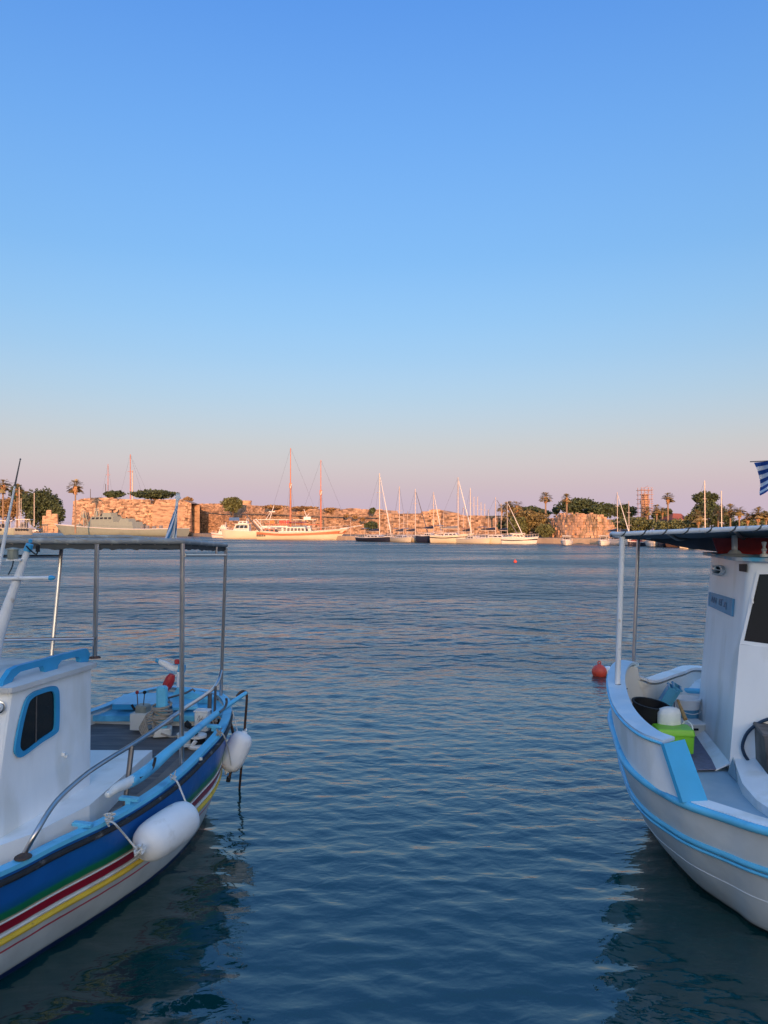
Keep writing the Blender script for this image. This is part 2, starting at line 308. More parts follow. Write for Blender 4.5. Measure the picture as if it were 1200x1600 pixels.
def make_water():
    m = bpy.data.materials.new('water'); m.use_nodes = True; nt = m.node_tree; L = nt.links.new
    b = nt.nodes['Principled BSDF']; b.inputs['Base Color'].default_value = (.001, .036, .034, 1)
    b.inputs['Roughness'].default_value = .045; b.inputs['IOR'].default_value = 1.75; b.inputs['Specular IOR Level'].default_value = .5
    tc = nt.nodes.new('ShaderNodeTexCoord')
    # wind patches: some water rough, some smooth
    pn = nt.nodes.new('ShaderNodeTexNoise'); pn.inputs['Scale'].default_value = .09; pn.inputs['Detail'].default_value = 3
    mp0 = nt.nodes.new('ShaderNodeMapping'); mp0.inputs['Scale'].default_value = (.35, 1.3, 1); mp0.inputs['Rotation'].default_value = (0, 0, .12); L(tc.outputs['Object'], mp0.inputs[0]); L(mp0.outputs[0], pn.inputs[0])
    pr = nt.nodes.new('ShaderNodeMapRange'); pr.inputs[1].default_value = .38; pr.inputs[2].default_value = .62; pr.inputs[3].default_value = .42; pr.inputs[4].default_value = 1.15; L(pn.outputs[0], pr.inputs[0])
    prev = None
    fa = nt.nodes.new('ShaderNodeAttribute'); fa.attribute_name = 'unmeshed'
    for sc, st, rot, dist, far in ((.55, (1, 1.3, 1), -.25, .50, 1), (1.5, (1, 1.3, 1), .2, .30, 1), (4.5, (1, 1.6, 1), -.35, .018, .8), (14, (1, 1.3, 1), -.1, .0014, 0)):
        mp = nt.nodes.new('ShaderNodeMapping'); mp.inputs['Scale'].default_value = st; mp.inputs['Rotation'].default_value = (0, 0, rot); L(tc.outputs['Object'], mp.inputs[0])
        n = nt.nodes.new('ShaderNodeTexNoise'); n.inputs['Scale'].default_value = sc; n.inputs['Detail'].default_value = 2.5; n.inputs['Distortion'].default_value = .35; L(mp.outputs[0], n.inputs[0])
        bp = nt.nodes.new('ShaderNodeBump'); bp.inputs['Distance'].default_value = dist * 2; ms = nt.nodes.new('ShaderNodeMath'); ms.operation = 'MULTIPLY'; L(pr.outputs[0], ms.inputs[0]); mf = nt.nodes.new('ShaderNodeMapRange'); mf.inputs[1].default_value = .72 if far == 1 else 0; mf.inputs[3].default_value = 1 - far; mf.inputs[4].default_value = 1; L(fa.outputs['Fac'], mf.inputs[0]); L(mf.outputs[0], ms.inputs[1]); L(ms.outputs[0], bp.inputs['Strength']); L(n.outputs[0], bp.inputs['Height'])
        if prev: L(prev.outputs[0], bp.inputs['Normal'])
        prev = bp
    L(prev.outputs[0], b.inputs['Normal'])
    # waves too small for the mesh, as gloss
    pw = nt.nodes.new('ShaderNodeMath'); pw.operation = 'POWER'; pw.inputs[1].default_value = 2.2; L(fa.outputs['Fac'], pw.inputs[0])
    pm = nt.nodes.new('ShaderNodeMath'); pm.operation = 'MULTIPLY'; L(pw.outputs[0], pm.inputs[0]); L(pr.outputs[0], pm.inputs[1])
    rr = nt.nodes.new('ShaderNodeMath'); rr.operation = 'MULTIPLY_ADD'; rr.inputs[1].default_value = .30; rr.inputs[2].default_value = .045; L(pm.outputs[0], rr.inputs[0]); L(rr.outputs[0], b.inputs['Roughness'])
    M['water'] = m
    # wave mesh: a fan of rows, finest by the quay
    rows = [1.0]; 
    while rows[-1] < 520: rows.append(rows[-1] + max(.022, rows[-1] * .0046))
    ys = np.array(rows); t = np.concatenate([[-9, -4, -2.2, -1.4], np.linspace(-.9, .9, 520), [1.4, 2.2, 4, 9]])
    Y = np.repeat(ys[:, None], len(t), 1); X = (Y + 5.0) * t[None, :] * .78
    dy = np.gradient(ys)[:, None] * np.ones_like(X); dx = np.abs(np.gradient(X, axis=1)); cell = np.maximum(dy, dx)
    rng = np.random.default_rng(5); miss = np.zeros_like(X); tot = 0; Z = np.zeros_like(X); DX = np.zeros_like(X); DY = np.zeros_like(X)
    calm = .62 + .55 * (.5 + .5 * np.sin(Y * .55 + 1.7 * np.sin(X * .21 + 1) + .8 * np.sin(Y * .13 + X * .3))) * (.5 + .5 * np.sin(X * .33 - Y * .19 + 1.3 * np.sin(Y * .41)))
    for i in range(96):
        lam = .11 * (1.9 / .11) ** (rng.random())
        k = 2 * PI / lam; th = -PI / 2 - .20 + rng.normal() * .50
        steep = .0115 * (1.35 if lam < .5 else .75) * (1 if lam < 1.0 else .55); a = steep / k
        kx, ky = k * math.cos(th), k * math.sin(th); ph = rng.random() * 2 * PI
        w = np.clip((lam / cell - 2.5) / 3, 0, 1)
        miss += steep * steep * (1 - w * w); tot += steep * steep
        # wave groups: each train comes and goes over the surface
        env = calm * (.55 + .9 * np.sin(X * rng.normal() * .35 + Y * rng.normal() * .35 + rng.random() * 6) ** 2)
        p = kx * X + ky * Y + ph + .6 * np.sin(X * .31 + rng.random() * 6) 
        Z += a * w * env * np.sin(p); DX += a * w * env * math.cos(th) * np.cos(p); DY += a * w * env * math.sin(th) * np.cos(p)
    X = X + DX * .8; Y = Y + DY * .8
    n, k = X.shape; co = np.stack([X, Y, Z], -1).reshape(-1, 3).astype(np.float32)
    i = np.arange(n - 1)[:, None] * k + np.arange(k - 1)[None, :]
    q = np.stack([i, i + 1, i + k + 1, i + k], -1).reshape(-1, 4).astype(np.int32)
    me = bpy.data.meshes.new('water'); me.vertices.add(len(co)); me.vertices.foreach_set('co', co.ravel())
    me.loops.add(q.size); me.loops.foreach_set('vertex_index', q.ravel()); me.polygons.add(len(q))
    me.polygons.foreach_set('loop_start', np.arange(len(q), dtype=np.int32) * 4); me.polygons.foreach_set('use_smooth', np.ones(len(q), dtype=bool))
    me.update(); me.materials.append(m)
    at_ = me.attributes.new('unmeshed', 'FLOAT', 'POINT'); at_.data.foreach_set('value', np.sqrt(miss / tot).astype(np.float32).ravel())
    o = bpy.data.objects.new('water', me); COL.objects.link(o); struct(o)
make_water()

# ------------------------------------------------------------------ houses on the quay behind the camera (they keep the evening sun off the near boats)
def town_house(x, w, h, y, d, m, label):
    t = thing('town_house', label, 'house', (x, y, 1), 'houses along the quay behind the viewer')
    b = MB(); b.box((x, y - d / 2, 1 + h / 2), (w, d, h)); b.build('wall', m, t, smooth=False)
    b = MB(); b.box((x, y - d / 2, 1 + h + .15), (w + .5, d + .5, .3)); b.build('roof', 'roof_tile', t, smooth=False)
    me = None
    for r in range(int(h // 3)):
        for k in range(int(w // 3)):
            px = x - w / 2 + w * (k + .5) / int(w // 3); pz = 1 + r * 3 + 1.7
            if me is None:
                b = MB(); b.box((0, 0, 0), (1.1, .12, 1.5)); o = b.build('window', 'glass_dark', t, smooth=False); me = o.data
            else:
                o = bpy.data.objects.new('window', me); COL.objects.link(o); o.parent = t
            o.location = (px - x, .05, pz - 1)
for i, (x, w, h, m) in enumerate([(-50, 17, 11.6, 'plaster'), (-32, 16, 11.9, 'far_white'), (-15, 16, 11.5, 'plaster'), (2, 16, 11.8, 'cream_paint'), (19, 16, 11.5, 'far_white'), (36, 16, 11.8, 'plaster')]):
    town_house(x, w, h, -62, 11, m, ['wide plaster house farthest left behind the viewer', 'tall white house second from left behind the viewer', 'plaster house third from left behind the viewer',
        'cream house straight behind the viewer', 'white house just right behind the viewer', 'tall plaster house farthest right behind the viewer'][i])

# ================================================================== THE FORTRESS
def stone_wall(name, label, pts, m='stone', block=(1.1, .55), depth=7, jit=.14, zb=1.0, wob=.0, cat='wall', ragged=.25, batter=.06):
    """pts: (u, v_top, Y) along the wall as the photograph shows it; every block stands proud or back by its own amount"""
    P = [PY(u, v, Y) for u, v, Y in pts]
    base = [V(p.x, p.y, zb) for p in P]; t = thing(name, label, cat, tuple(base[0]))
    b = MB(); b.rnd = []; s0 = 0; seg = []
    for i in range(len(P) - 1):
        l = (base[i + 1] - base[i]).length; seg.append((s0, l, base[i], base[i + 1], P[i].z, P[i + 1].z)); s0 += l
    def at(s):
        for a, l, p, q, z0, z1 in seg:
            if s <= a + l or (a, l) == seg[-1][:2]:
                k = min(1, max(0, (s - a) / max(l, 1e-6))); d = (q - p).normalized(); n = V(d.y, -d.x, 0)
                return p + (q - p) * k, n, z0 + (z1 - z0) * k
    hmax = max(p.z for p in P); z = zb; row = 0
    while z < hmax:
        h = block[1] * R.uniform(.8, 1.25); s = -R.random() * block[0]
        while s < s0:
            l = block[0] * R.uniform(.5, 1.6); a, b_ = max(0, s), min(s0, s + l); s += l
            if b_ - a < .08: continue
            (pa, na, za), (pb, nb, zb_) = at(a + 1e-4), at(b_ - 1e-4); top = min(za, zb_) + R.uniform(-ragged, ragged) * .5
            if z > top: continue
            z1 = min(z + h, top + .12)
            if z1 - z < .07: continue
            w_ = wob * noise.noise(V(pa.x * .11, z * .16, pa.y * .11 + 3)) * 3
            o = R.uniform(0, jit) - (z - zb) * batter + w_ + (R.random() < .05) * -.25; g = .03
            A = pa + na * o; B = pb + nb * o; A2 = pa - na * .9; B2 = pb - nb * .9; dd = (B - A).normalized() * g
            vs_ = [V(A.x, A.y, z) + dd, V(B.x, B.y, z) - dd, V(B.x, B.y, z1 - g) - dd, V(A.x, A.y, z1 - g) + dd, V(A2.x, A2.y, z), V(B2.x, B2.y, z), V(B2.x, B2.y, z1 - g), V(A2.x, A2.y, z1 - g)]
            b.add(vs_, [(0, 1, 2, 3), (3, 2, 6, 7), (0, 3, 7, 4), (1, 5, 6, 2), (0, 4, 5, 1)])
            c = R.uniform(.62, 1.32) * (.5 if R.random() < .12 else 1); b.rnd += [c] * 5
        z += h; row += 1
    o = b.build('stone', m, t, smooth=False, fix=False); o['kind'] = 'stuff'
    # solid body behind the facing
    b = MB(); b.rnd = []
    rows = [[], [], [], []]
    for i, p in enumerate(P):
        q = base[min(i + 1, len(P) - 1)] - base[max(i - 1, 0)]; n = V(q.y, -q.x, 0).normalized(); k = -.35 - (p.z - zb) * batter
        f = base[i] + n * (k if wob == 0 else k - .6); r_ = base[i] - n * depth
        rows[0].append(V(f.x, f.y, zb - .6)); rows[1].append(V(f.x, f.y, p.z - .12)); rows[2].append(V(r_.x, r_.y, p.z - .3)); rows[3].append(V(r_.x, r_.y, zb - .6))
    b.grid(rows); b.rnd = [.8] * len(b.f); b.build('core', m, t, smooth=False)
    return t
stone_wall('bastion', 'great sunlit square stone bastion behind the grey patrol ship', [(112, 783, 290), (124, 779.5, 288), (150, 777.5, 285), (174, 777.5, 282), (178, 780, 281), (232, 780.5, 276), (234, 788, 276), (239, 788, 276), (241, 780.5, 276), (283, 780.5, 273), (297, 786, 272)], cat='fortress wall')
fl_ = stone_wall('bastion_flank', 'shaded right-hand end wall of the great square bastion', [(297.3, 786, 272.4), (302, 787, 280), (315, 789, 304)], cat='fortress wall', depth=.8)
stone_wall('curtain_wall', 'long low sunlit fortress wall behind the moored yachts', [(303, 787, 307), (313, 787, 303), (345, 787, 292), (395, 790, 266), (450, 793, 246), (500, 796, 234), (530, 796.5, 228), (545, 794, 225), (580, 797, 219), (594, 796, 216), (600, 803, 215), (653, 803, 207), (657, 799, 206),
    (668, 799, 205), (670, 796, 204.5), (688, 796, 204), (690, 800, 203), (698, 804, 202), (740, 806, 197), (786, 806.5, 191), (830, 808, 176), (868, 812, 160)], cat='fortress wall', block=(.85, .45), ragged=.12)
stone_wall('rock_bastion', 'rough orange round bastion at the right end of the fortress', [(846, 838, 152), (852, 822, 148), (860, 809, 144), (870, 804.5, 141), (885, 802.5, 138), (900, 804, 136), (910, 802.5, 135), (925, 804, 134), (938, 806, 134), (949, 810, 136), (955, 818, 139), (958, 836, 142)], m='rock', block=(.7, .42), jit=.30, wob=.35, batter=.10, ragged=.9, cat='fortress wall')
b = MB(); q0, q1, q2 = PY(297.3, 786.5, 272.9), PY(302, 787.5, 280), PY(315, 789.5, 304)
b.prism([V(q0.x - .9, q0.y + .2, .4), V(q1.x - .8, q1.y, .4), V(q2.x - .8, q2.y, .4), V(q2.x - 14, q2.y, .4), V(q0.x - 14, q0.y + .4, .4)], (0, 0, q1.z - .9)); b.rnd = [.85] * len(b.f); b.build('rampart', 'stone', fl_, smooth=False)
# ledge along the curtain
b = MB()
for (u0, v0, y0), (u1, v1, y1) in zip([(315, 800, 300.5), (395, 803, 264.2), (450, 805, 244.2), (500, 807, 232.2)], [(395, 803, 264.2), (450, 805, 244.2), (500, 807, 232.2), (592, 809, 214.5)]):
    A, B = PY(u0, v0, y0), PY(u1, v1, y1); n = V((B - A).y, -(B - A).x, 0).normalized()
    b.prism([A, B, B + n * .5, A + n * .5], (0, 0, .35))
b.rnd = [.7] * len(b.f); tag(b.build('stone_ledge', 'stone', smooth=False), 'thin stone ledge running along the middle fortress wall', 'ledge')
# round turret behind the round tree
t = thing('turret', 'small round stone turret above the wall beside the round tree', 'turret', tuple(PY(384, 800, 292)))
c = PY(384, 812, 292); b = MB(); b.lathe([(2.3, 0), (2.2, 7.0), (2.35, 7.0), (2.35, 7.5), (1.9, 7.5), (1.9, 7.0)], c, n=22); b.rnd = [1.0] * len(b.f); b.build('wall', 'stone', t)

# ------------------------------------------------------------------ trees
def leaves(b, c, rad, n, size, flat=1.0, seed=0, lo=-1.0):
    """n leaf tufts through an uneven ellipsoid crown"""
    q = random.Random(seed); c = Vector(c); rx, ry, rz_ = rad
    for _ in range(n):
        while True:
            d = V(q.uniform(-1, 1), q.uniform(-1, 1), q.uniform(lo, 1))
            if .02 < d.length < 1: break
        u = d.normalized(); r = d.length ** .42
        r *= .80 + .42 * noise.noise(u * 2.1 + V(seed * 1.7, 0, 0)) + .22 * noise.noise(u * 5 + V(0, seed, 0))
        p = c + V(u.x * rx * r, u.y * ry * r, u.z * rz_ * r)
        a = V(q.gauss(0, 1), q.gauss(0, 1), q.gauss(0, .7)).normalized(); e = V(q.gauss(0, 1), q.gauss(0, 1), q.gauss(0, .7)).normalized(); e = (e - a * e.dot(a)).normalized()
        s = size * q.uniform(.5, 1.3)
        b.add([p - a * s, p - e * s * .7, p + a * s, p + e * s * .7], [(0, 1, 2, 3)])
        b.rnd.append(q.uniform(.55, 1.5))
def tree(label, u, vt, vb, Y, wpx, m='leaf_dark', group=None, lobes=5, n=900, name='tree', trunk=True, size=None, cat='tree', dy=.8):
    top, bot = PY(u, vt, Y), PY(u, vb, Y); w = wpx * Y / F / 2 * 1.12; h = top.z - bot.z
    gz = min(bot.z, 1.0) if not trunk else 1.0
    base = V(bot.x, Y, max(gz, 0.9) if bot.z < 3 else bot.z - 2)
    t = thing(name, label, cat, tuple(base), group)
    b = MB(); b.rnd = []; q = random.Random(hash((u, vt)) % 9999); sz = size or max(.22, Y * .0016)
    leaves(b, (bot.x, Y, bot.z + h * .55), (w * .9, w * dy * .8, h * .56), n, sz, seed=int(u))
    for k in range(lobes):
        x = (k + .5) / lobes * 2 - 1; x *= .66; r = q.uniform(.36, .5)
        leaves(b, (bot.x + x * w, Y + q.uniform(-.4, .4) * w * dy, bot.z + h * (.50 + .30 * (1 - x * x) * q.uniform(.6, 1.0)) - h * .05), (w * r, w * r * dy, h * q.uniform(.28, .38)), n // lobes, sz, seed=int(u) + k * 7 + 1)
    b.build('crown', m, t, smooth=False, fix=False)
    if trunk:
        b = MB(); g = V(bot.x, Y, base.z); mid = V(bot.x + w * .06, Y, bot.z + h * .35)
        r0 = max(.12, w * .06); b.tube([g, g + (mid - g) * .5 + V(w * .03, 0, 0), mid, mid + V(-w * .1, 0, h * .25)], [r0, r0 * .8, r0 * .6, r0 * .25], 7)
        for s in (-1, 1): b.tube([g + (mid - g) * .6, V(bot.x + s * w * .3, Y, bot.z + h * .45), V(bot.x + s * w * .5, Y + .3, bot.z + h * .62)], [r0 * .5, r0 * .35, r0 * .12], 6)
        b.build('trunk', 'bark', t)
    return t
tree('dark pine filling the left shore just behind the parked cars', 62, 765, 828, 330, 66, 'leaf_dark', n=4200, lobes=7)
tree('low dark tree against the shaded flank of the bastion', 88, 789, 826, 320, 26, 'leaf_dark', n=900)
tree('dark bushy tree at the left edge behind two palms', 26, 757, 812, 380, 26, 'leaf_dark', n=900)
tree('dry brown tree behind the tall left palm', 14, 778, 818, 370, 34, 'leaf_dry', n=900)
tree('low green tree at the left frame edge behind the ship', -12, 775, 822, 370, 34, 'leaf_mid', n=700)
tree('flat dark pine on top of the bastion left of the tall mast', 178, 767, 779, 300, 32, 'leaf_dark', n=900, lobes=6)
tree('wide dark pine on top of the bastion right of the tall mast', 240, 765.5, 781, 300, 74, 'leaf_dark', n=1700, lobes=8)
tree('dry low bush hiding the top right corner of the bastion', 293, 777, 787, 300, 14, 'leaf_dry', n=300, name='bush', cat='bush', trunk=False)
tree('round green tree growing against the middle wall', 363, 777, 802, 262, 33, 'leaf_mid', n=1500, lobes=5)
for k, (u, v, w, y, l) in enumerate([(430, 789.5, 40, 251, 'brown scrub on the wall top left of the first gulet mast'), (476, 791.5, 44, 240, 'brown scrub on the wall top between the gulet masts'), (518, 794, 26, 231, 'brown scrub on the wall top right of the second gulet mast')]):
    tree(l, u, v, v + 6, y, w, 'leaf_dry', n=350, lobes=6, name='bush', cat='bush', trunk=False, group='scrub along the wall top')
tree('small dark bush on the wall top left of the first yacht mast', 582, 794, 803, 214, 9, 'leaf_dark', n=250, name='bush', cat='bush', trunk=False)
tree('dark green bush at the wall foot left of the navy yacht mast', 580, 815, 831, 186, 22, 'leaf_dark', n=500, name='bush', cat='bush', trunk=False)
for k, (u, v, l) in enumerate([(541, 804, 'lone scrub tuft high on the wall left of the navy yacht'), (555, 806, 'second scrub tuft on the wall above the navy yacht'), (567, 809, 'scrub tuft on the wall just left of the yacht mast')]):
    tree(l, u, v, v + 5, 221 - k * 3, 8, 'leaf_dry', n=90, name='bush', cat='bush', trunk=False, group='tufts growing out of the wall', lobes=2)
# the overgrown slope left of the rock bastion
tree('big rust-green shrub on the slope left of the round bastion', 822, 799, 838, 148, 74, 'leaf_rust', n=3800, lobes=7, name='shrub', cat='shrub', trunk=False)
tree('dark shrub at the left foot of the overgrown slope', 789, 812, 838, 152, 22, 'leaf_dark', n=900, name='shrub', cat='shrub', trunk=False)
tree('olive shrub low on the slope behind the speedboat', 808, 808, 839, 146, 40, 'leaf_mid', n=1400, name='shrub', cat='shrub', trunk=False)
tree('green shrub between the slope and the round bastion', 852, 820, 842, 141, 30, 'leaf_mid', n=900, name='shrub', cat='shrub', trunk=False)
tree('dark tree crown rising behind the overgrown slope', 824, 792, 806, 190, 52, 'leaf_dark', n=1300, lobes=6)
tree('low dark tree crown sloping down right of the slope palms', 845, 797, 808, 188, 34, 'leaf_dark', n=700, lobes=5)
tree('small round dark bush between the two lone palms', 869, 793.5, 804, 180, 12, 'leaf_dark', n=400, lobes=3)
tree('wide dark tree mass behind the round bastion', 905, 780, 808, 175, 66, 'leaf_dark', n=2600, lobes=8)
tree('second dark tree mass right of the round bastion', 944, 787, 810, 168, 46, 'leaf_dark', n=1700, lobes=6)
tree('dark rounded tree beyond the bastion near the scaffold', 976, 790, 812, 172, 40, 'leaf_dark', n=1400, lobes=5)
tree('long olive hedge right of the round bastion', 990, 808, 834, 150, 80, 'leaf_mid', n=2400, lobes=8, name='hedge', cat='hedge', trunk=False)
tree('olive hedge below the red roof', 1060, 812, 840, 146, 84, 'leaf_mid', n=2200, lobes=8, name='hedge', cat='hedge', trunk=False)
tree('green tree clump left of the thin lone palm', 1033, 799, 818, 165, 30, 'leaf_dark', n=900, lobes=4)
tree('small dome-shaped dark tree beside the red roof', 1043, 794, 812, 170, 15, 'leaf_dark', n=500, lobes=3)
tree('tall umbrella pine with a leaning crown at right', 1102, 770, 790, 160, 40, 'leaf_dark', n=1500, lobes=6)
tree('dense dark tree below the umbrella pine', 1106, 786, 828, 158, 50, 'leaf_dark', n=2200, lobes=6)
tree('green tree left of the first right-hand mast', 1084, 800, 830, 152, 26, 'leaf_mid', n=900, lobes=4)
tree('dark tree between the two right-hand masts', 1128, 796, 832, 162, 34, 'leaf_dark', n=1200, lobes=5)
tree('green tree row under the small right palms', 1168, 812, 834, 150, 60, 'leaf_mid', n=1300, lobes=6)
tree('olive tree at the far right frame edge', 1200, 800, 832, 156, 40, 'leaf_mid', n=900, lobes=4)

def palm(label, u, vt, vb, Y, wpx, lean=0, skirt=1.0, group='fan palms along the far shore'):
    top, bot = PY(u, vt, Y), PY(u - lean, vb, Y); w = wpx * Y / F / 2 * 1.55; base = V(bot.x, Y, max(.95, bot.z if bot.z > 4 else 1.0))
    t = thing('palm_tree', label, 'palm tree', tuple(base), group); H = top.z - w * .8; c = V(top.x, Y, H); q = random.Random(int(u * 7))
    b = MB(); b.tube(crom([base, base + (c - base) * .5 + V((c - base).x * .12, 0, 0), c], 4), [max(.16, Y * .0011) * (1.15 - .3 * i / 8) for i in range(9)], 7); b.build('trunk', 'palm_bark', t)
    b = MB(); b.rnd = []
    for k in range(46):
        a = q.uniform(0, 2 * PI); el = q.uniform(-.55, 1.35); L_ = w * q.uniform(.8, 1.15); d = V(math.cos(a) * math.cos(el), math.sin(a) * math.cos(el), math.sin(el))
        m1 = c + d * L_ * .55; tip = c + d * L_ + V(0, 0, -w * .22); sd = d.cross(V(0, 0, 1)).normalized()
        b.add([c, m1 - sd * w * .04, m1 + sd * w * .04], [(0, 1, 2)]); b.rnd.append(.8)
        for j in range(6):
            s = (j - 2.5) / 2.5; e = m1 + (tip - m1) * (1 - .25 * abs(s)) + sd * s * w * .34 + V(0, 0, -abs(s) * w * .12)
            b.add([m1, e + sd * w * .085, e - sd * w * .085], [(0, 1, 2)]); b.rnd.append(q.uniform(.6, 1.5))
    b.build('crown', 'leaf_palm', t, smooth=False, fix=False)
    if skirt:
        b = MB()
        for k in range(90):
            a = q.uniform(0, 2 * PI); z = q.uniform(0, .75) * w * skirt; r = w * .38 * (1 - z / (w * 1.1))
            p = c + V(math.cos(a) * r * .5, math.sin(a) * r * .5, -z * .9 + w * .1); e = p + V(math.cos(a) * w * .2, math.sin(a) * w * .2, -w * .45); sd = V(-math.sin(a), math.cos(a), 0) * w * .12
            b.add([p - sd, p + sd, e], [(0, 1, 2)])
        b.build('dead_fronds', 'palm_skirt', t, smooth=False, fix=False)
    return t
palm('tall lone palm standing in front of the bastion left end', 118, 749, 824, 262, 18)
palm('tall palm at the left edge of the view', 5, 746, 822, 340, 20)
palm('smaller palm just right of the leaning antenna', 27, 756, 822, 350, 14)
palm('short palm top showing over the dark left pine', 41, 767, 822, 352, 14)
palm('leftmost small palm of the cluster above the slope', 784, 787, 815, 182, 11)
palm('second palm of the cluster above the slope', 791, 784, 815, 184, 9)
palm('third and highest palm of the cluster above the slope', 797, 782, 815, 180, 13)
palm('curved palm leaning right at the end of the slope cluster', 808, 782, 812, 178, 15, lean=12)
palm('lone palm on the skyline left of the round bastion', 852.5, 768, 806, 165, 14)
palm('lone palm on the skyline above the round bastion', 885.5, 771, 804, 163, 12)
palm('palm in front of the scaffolded tower', 1011, 791, 822, 150, 12)
palm('bushy palm just right of the scaffolded tower', 1026, 788, 822, 156, 13)
palm('low palm between scaffold and dome-shaped tree', 1035, 792, 822, 158, 10)
palm('tall thin palm in front of the dome-shaped tree', 1043.5, 769, 822, 152, 14)
palm('orange-lit palm left of the first right-hand mast', 1091, 796, 832, 142, 18)
palm('palm close behind the second right-hand mast', 1122, 792, 832, 146, 12)
palm('palm just right of the second right-hand mast', 1141, 787, 832, 142, 16)
palm('palm in the middle of the right-hand row', 1155, 790, 832, 140, 15)
palm('squat palm low in the right-hand row', 1168, 801, 832, 140, 13)
palm('palm near the right frame edge below the flag', 1184, 792, 832, 138, 18)
palm('last palm at the right frame edge', 1197, 798, 832, 138, 12)

# ------------------------------------------------------------------ tower under repair, roof, walls behind
t = thing('scaffolded_tower', 'slim tower wrapped in pink-lit scaffolding on the skyline', 'tower', tuple(PY(1008, 832, 168)))
c = PY(1008, 832, 168); z1 = PY(1008, 766, 168).z
b = MB(); b.lathe([(.95, 0), (.9, z1 - c.z - 2), (1.1, z1 - c.z - 2), (1.1, z1 - c.z - 1.5), (.7, z1 - c.z - 1.5), (.65, z1 - c.z)], V(c.x, c.y, 1), n=14); b.build('shaft', 'tower_brick', t)
hw = 1.18; zt = PY(1008, 763, 168).z; nl = 8
for sx in (-1, -.34, .34, 1):
    for sy in (-1, 1):
        b = MB(); b.tube([(c.x + sx * hw, c.y + sy * hw, 1), (c.x + sx * hw, c.y + sy * hw, zt + R.uniform(-.2, .3))], .07, 5); b.build('scaffold_pole', 'scaffold', t)
for k in range(nl):
    z = PY(1008, 766 + k * 7, 168).z
    b = MB(); b.box((c.x, c.y - hw, z), (2 * hw + .5, .75, .10)); b.box((c.x, c.y + hw, z), (2 * hw + .5, .75, .10)); b.build('scaffold_deck', 'scaffold', t, smooth=False)
    b = MB(); b.box((c.x, c.y - hw - .4, z + .5), (2 * hw + .3, .06, .06)); b.tube([(c.x - hw, c.y - hw, z), (c.x + hw * (1 if k % 2 else .3), c.y - hw, z + 1.0)], .04, 4); b.build('scaffold_rail', 'scaffold', t, smooth=False)
t = thing('red_roofed_house', 'low house with a red tiled roof beyond the hedge', 'house', tuple(PY(1062, 820, 152)))
a0, a1 = PY(1052, 812, 152), PY(1074, 812, 152); r0, r1 = PY(1052, 802, 156), PY(1064, 802.5, 156)
b = MB(); b.box(((a0.x + a1.x) / 2, 156, (1 + a0.z) / 2), (a1.x - a0.x, 7.8, a0.z - 1)); b.build('wall', 'plaster', t, smooth=False)
b = MB(); b.add([a0 - V(.3, 0, 0), a1 + V(.3, 0, 0), r1, r0, V(a0.x - .3, 160.3, a0.z), V(a1.x + .3, 160.3, a1.z)], [(0, 1, 2, 3), (3, 2, 5, 4), (0, 3, 4), (1, 5, 2), (0, 4, 5, 1)]); b.build('roof', 'roof_tile', t, smooth=False)
t = thing('ruined_gable', 'pale broken gable beside the left lone skyline palm', 'ruin', tuple(PY(892, 800, 182)))
b = MB(); b.prism([PY(888, 800, 182), PY(897, 800, 182), PY(896, 783, 182), PY(892, 784, 182), PY(889, 781, 182)], (0, 1.2, 0)); b.build('wall', 'plaster', t, smooth=False)
t = thing('ruined_wall', 'broken pinkish stone stub behind the left pine', 'ruin', tuple(PY(84, 826, 322)))
for u, v, w in ((70, 806, 2.2), (77, 797, 3.0), (86, 803, 3.6)):
    p = PY(u, v, 318); b = MB(); b.box((p.x, p.y, (1 + p.z) / 2), (w, 2, p.z - 1), taper=.7, bev=.2); b.rnd = [1.0] * len(b.f); b.build('stone_block', 'stone', t, smooth=False)

# ================================================================== VESSELS ON THE FAR SIDE (local frame: bow +x, waterline z=0)
def hull_rows(L_, B, H, bow=1.35, tr=.75, rake=.10, cr=.0):
    rows = []; st = 14
    for i in range(st + 1):
        s = i / st; x = -L_ / 2 + L_ * s
        w = B / 2 * (tr + (1 - tr) * math.sin(min(1, s / .45) * PI / 2)) if s < .45 else B / 2 * max(0.012, math.cos((s - .45) / .55 * PI / 2) ** .62)
        h = H * (1 + (bow - 1) * max(0, (s - .3) / .7) ** 1.6 + .10 * max(0, (.25 - s) / .25) * (1 + cr))
        sh = [(w, h), (w * .97, h * .62), (w * .86, h * .25), (w * .70, 0), (w * .3, -.35), (0, -.45)]
        def X(z): return x + (rake * L_ * (z / H - .0) * max(0, (s - .6) / .4) ** 2 * .5 - rake * L_ * .5 * max(0, (s - .6) / .4) ** 2)
        rows.append([V(X(z), y, z) for y, z in sh] + [V(X(z), -y, z) for y, z in reversed(sh[:-1])])
    return rows
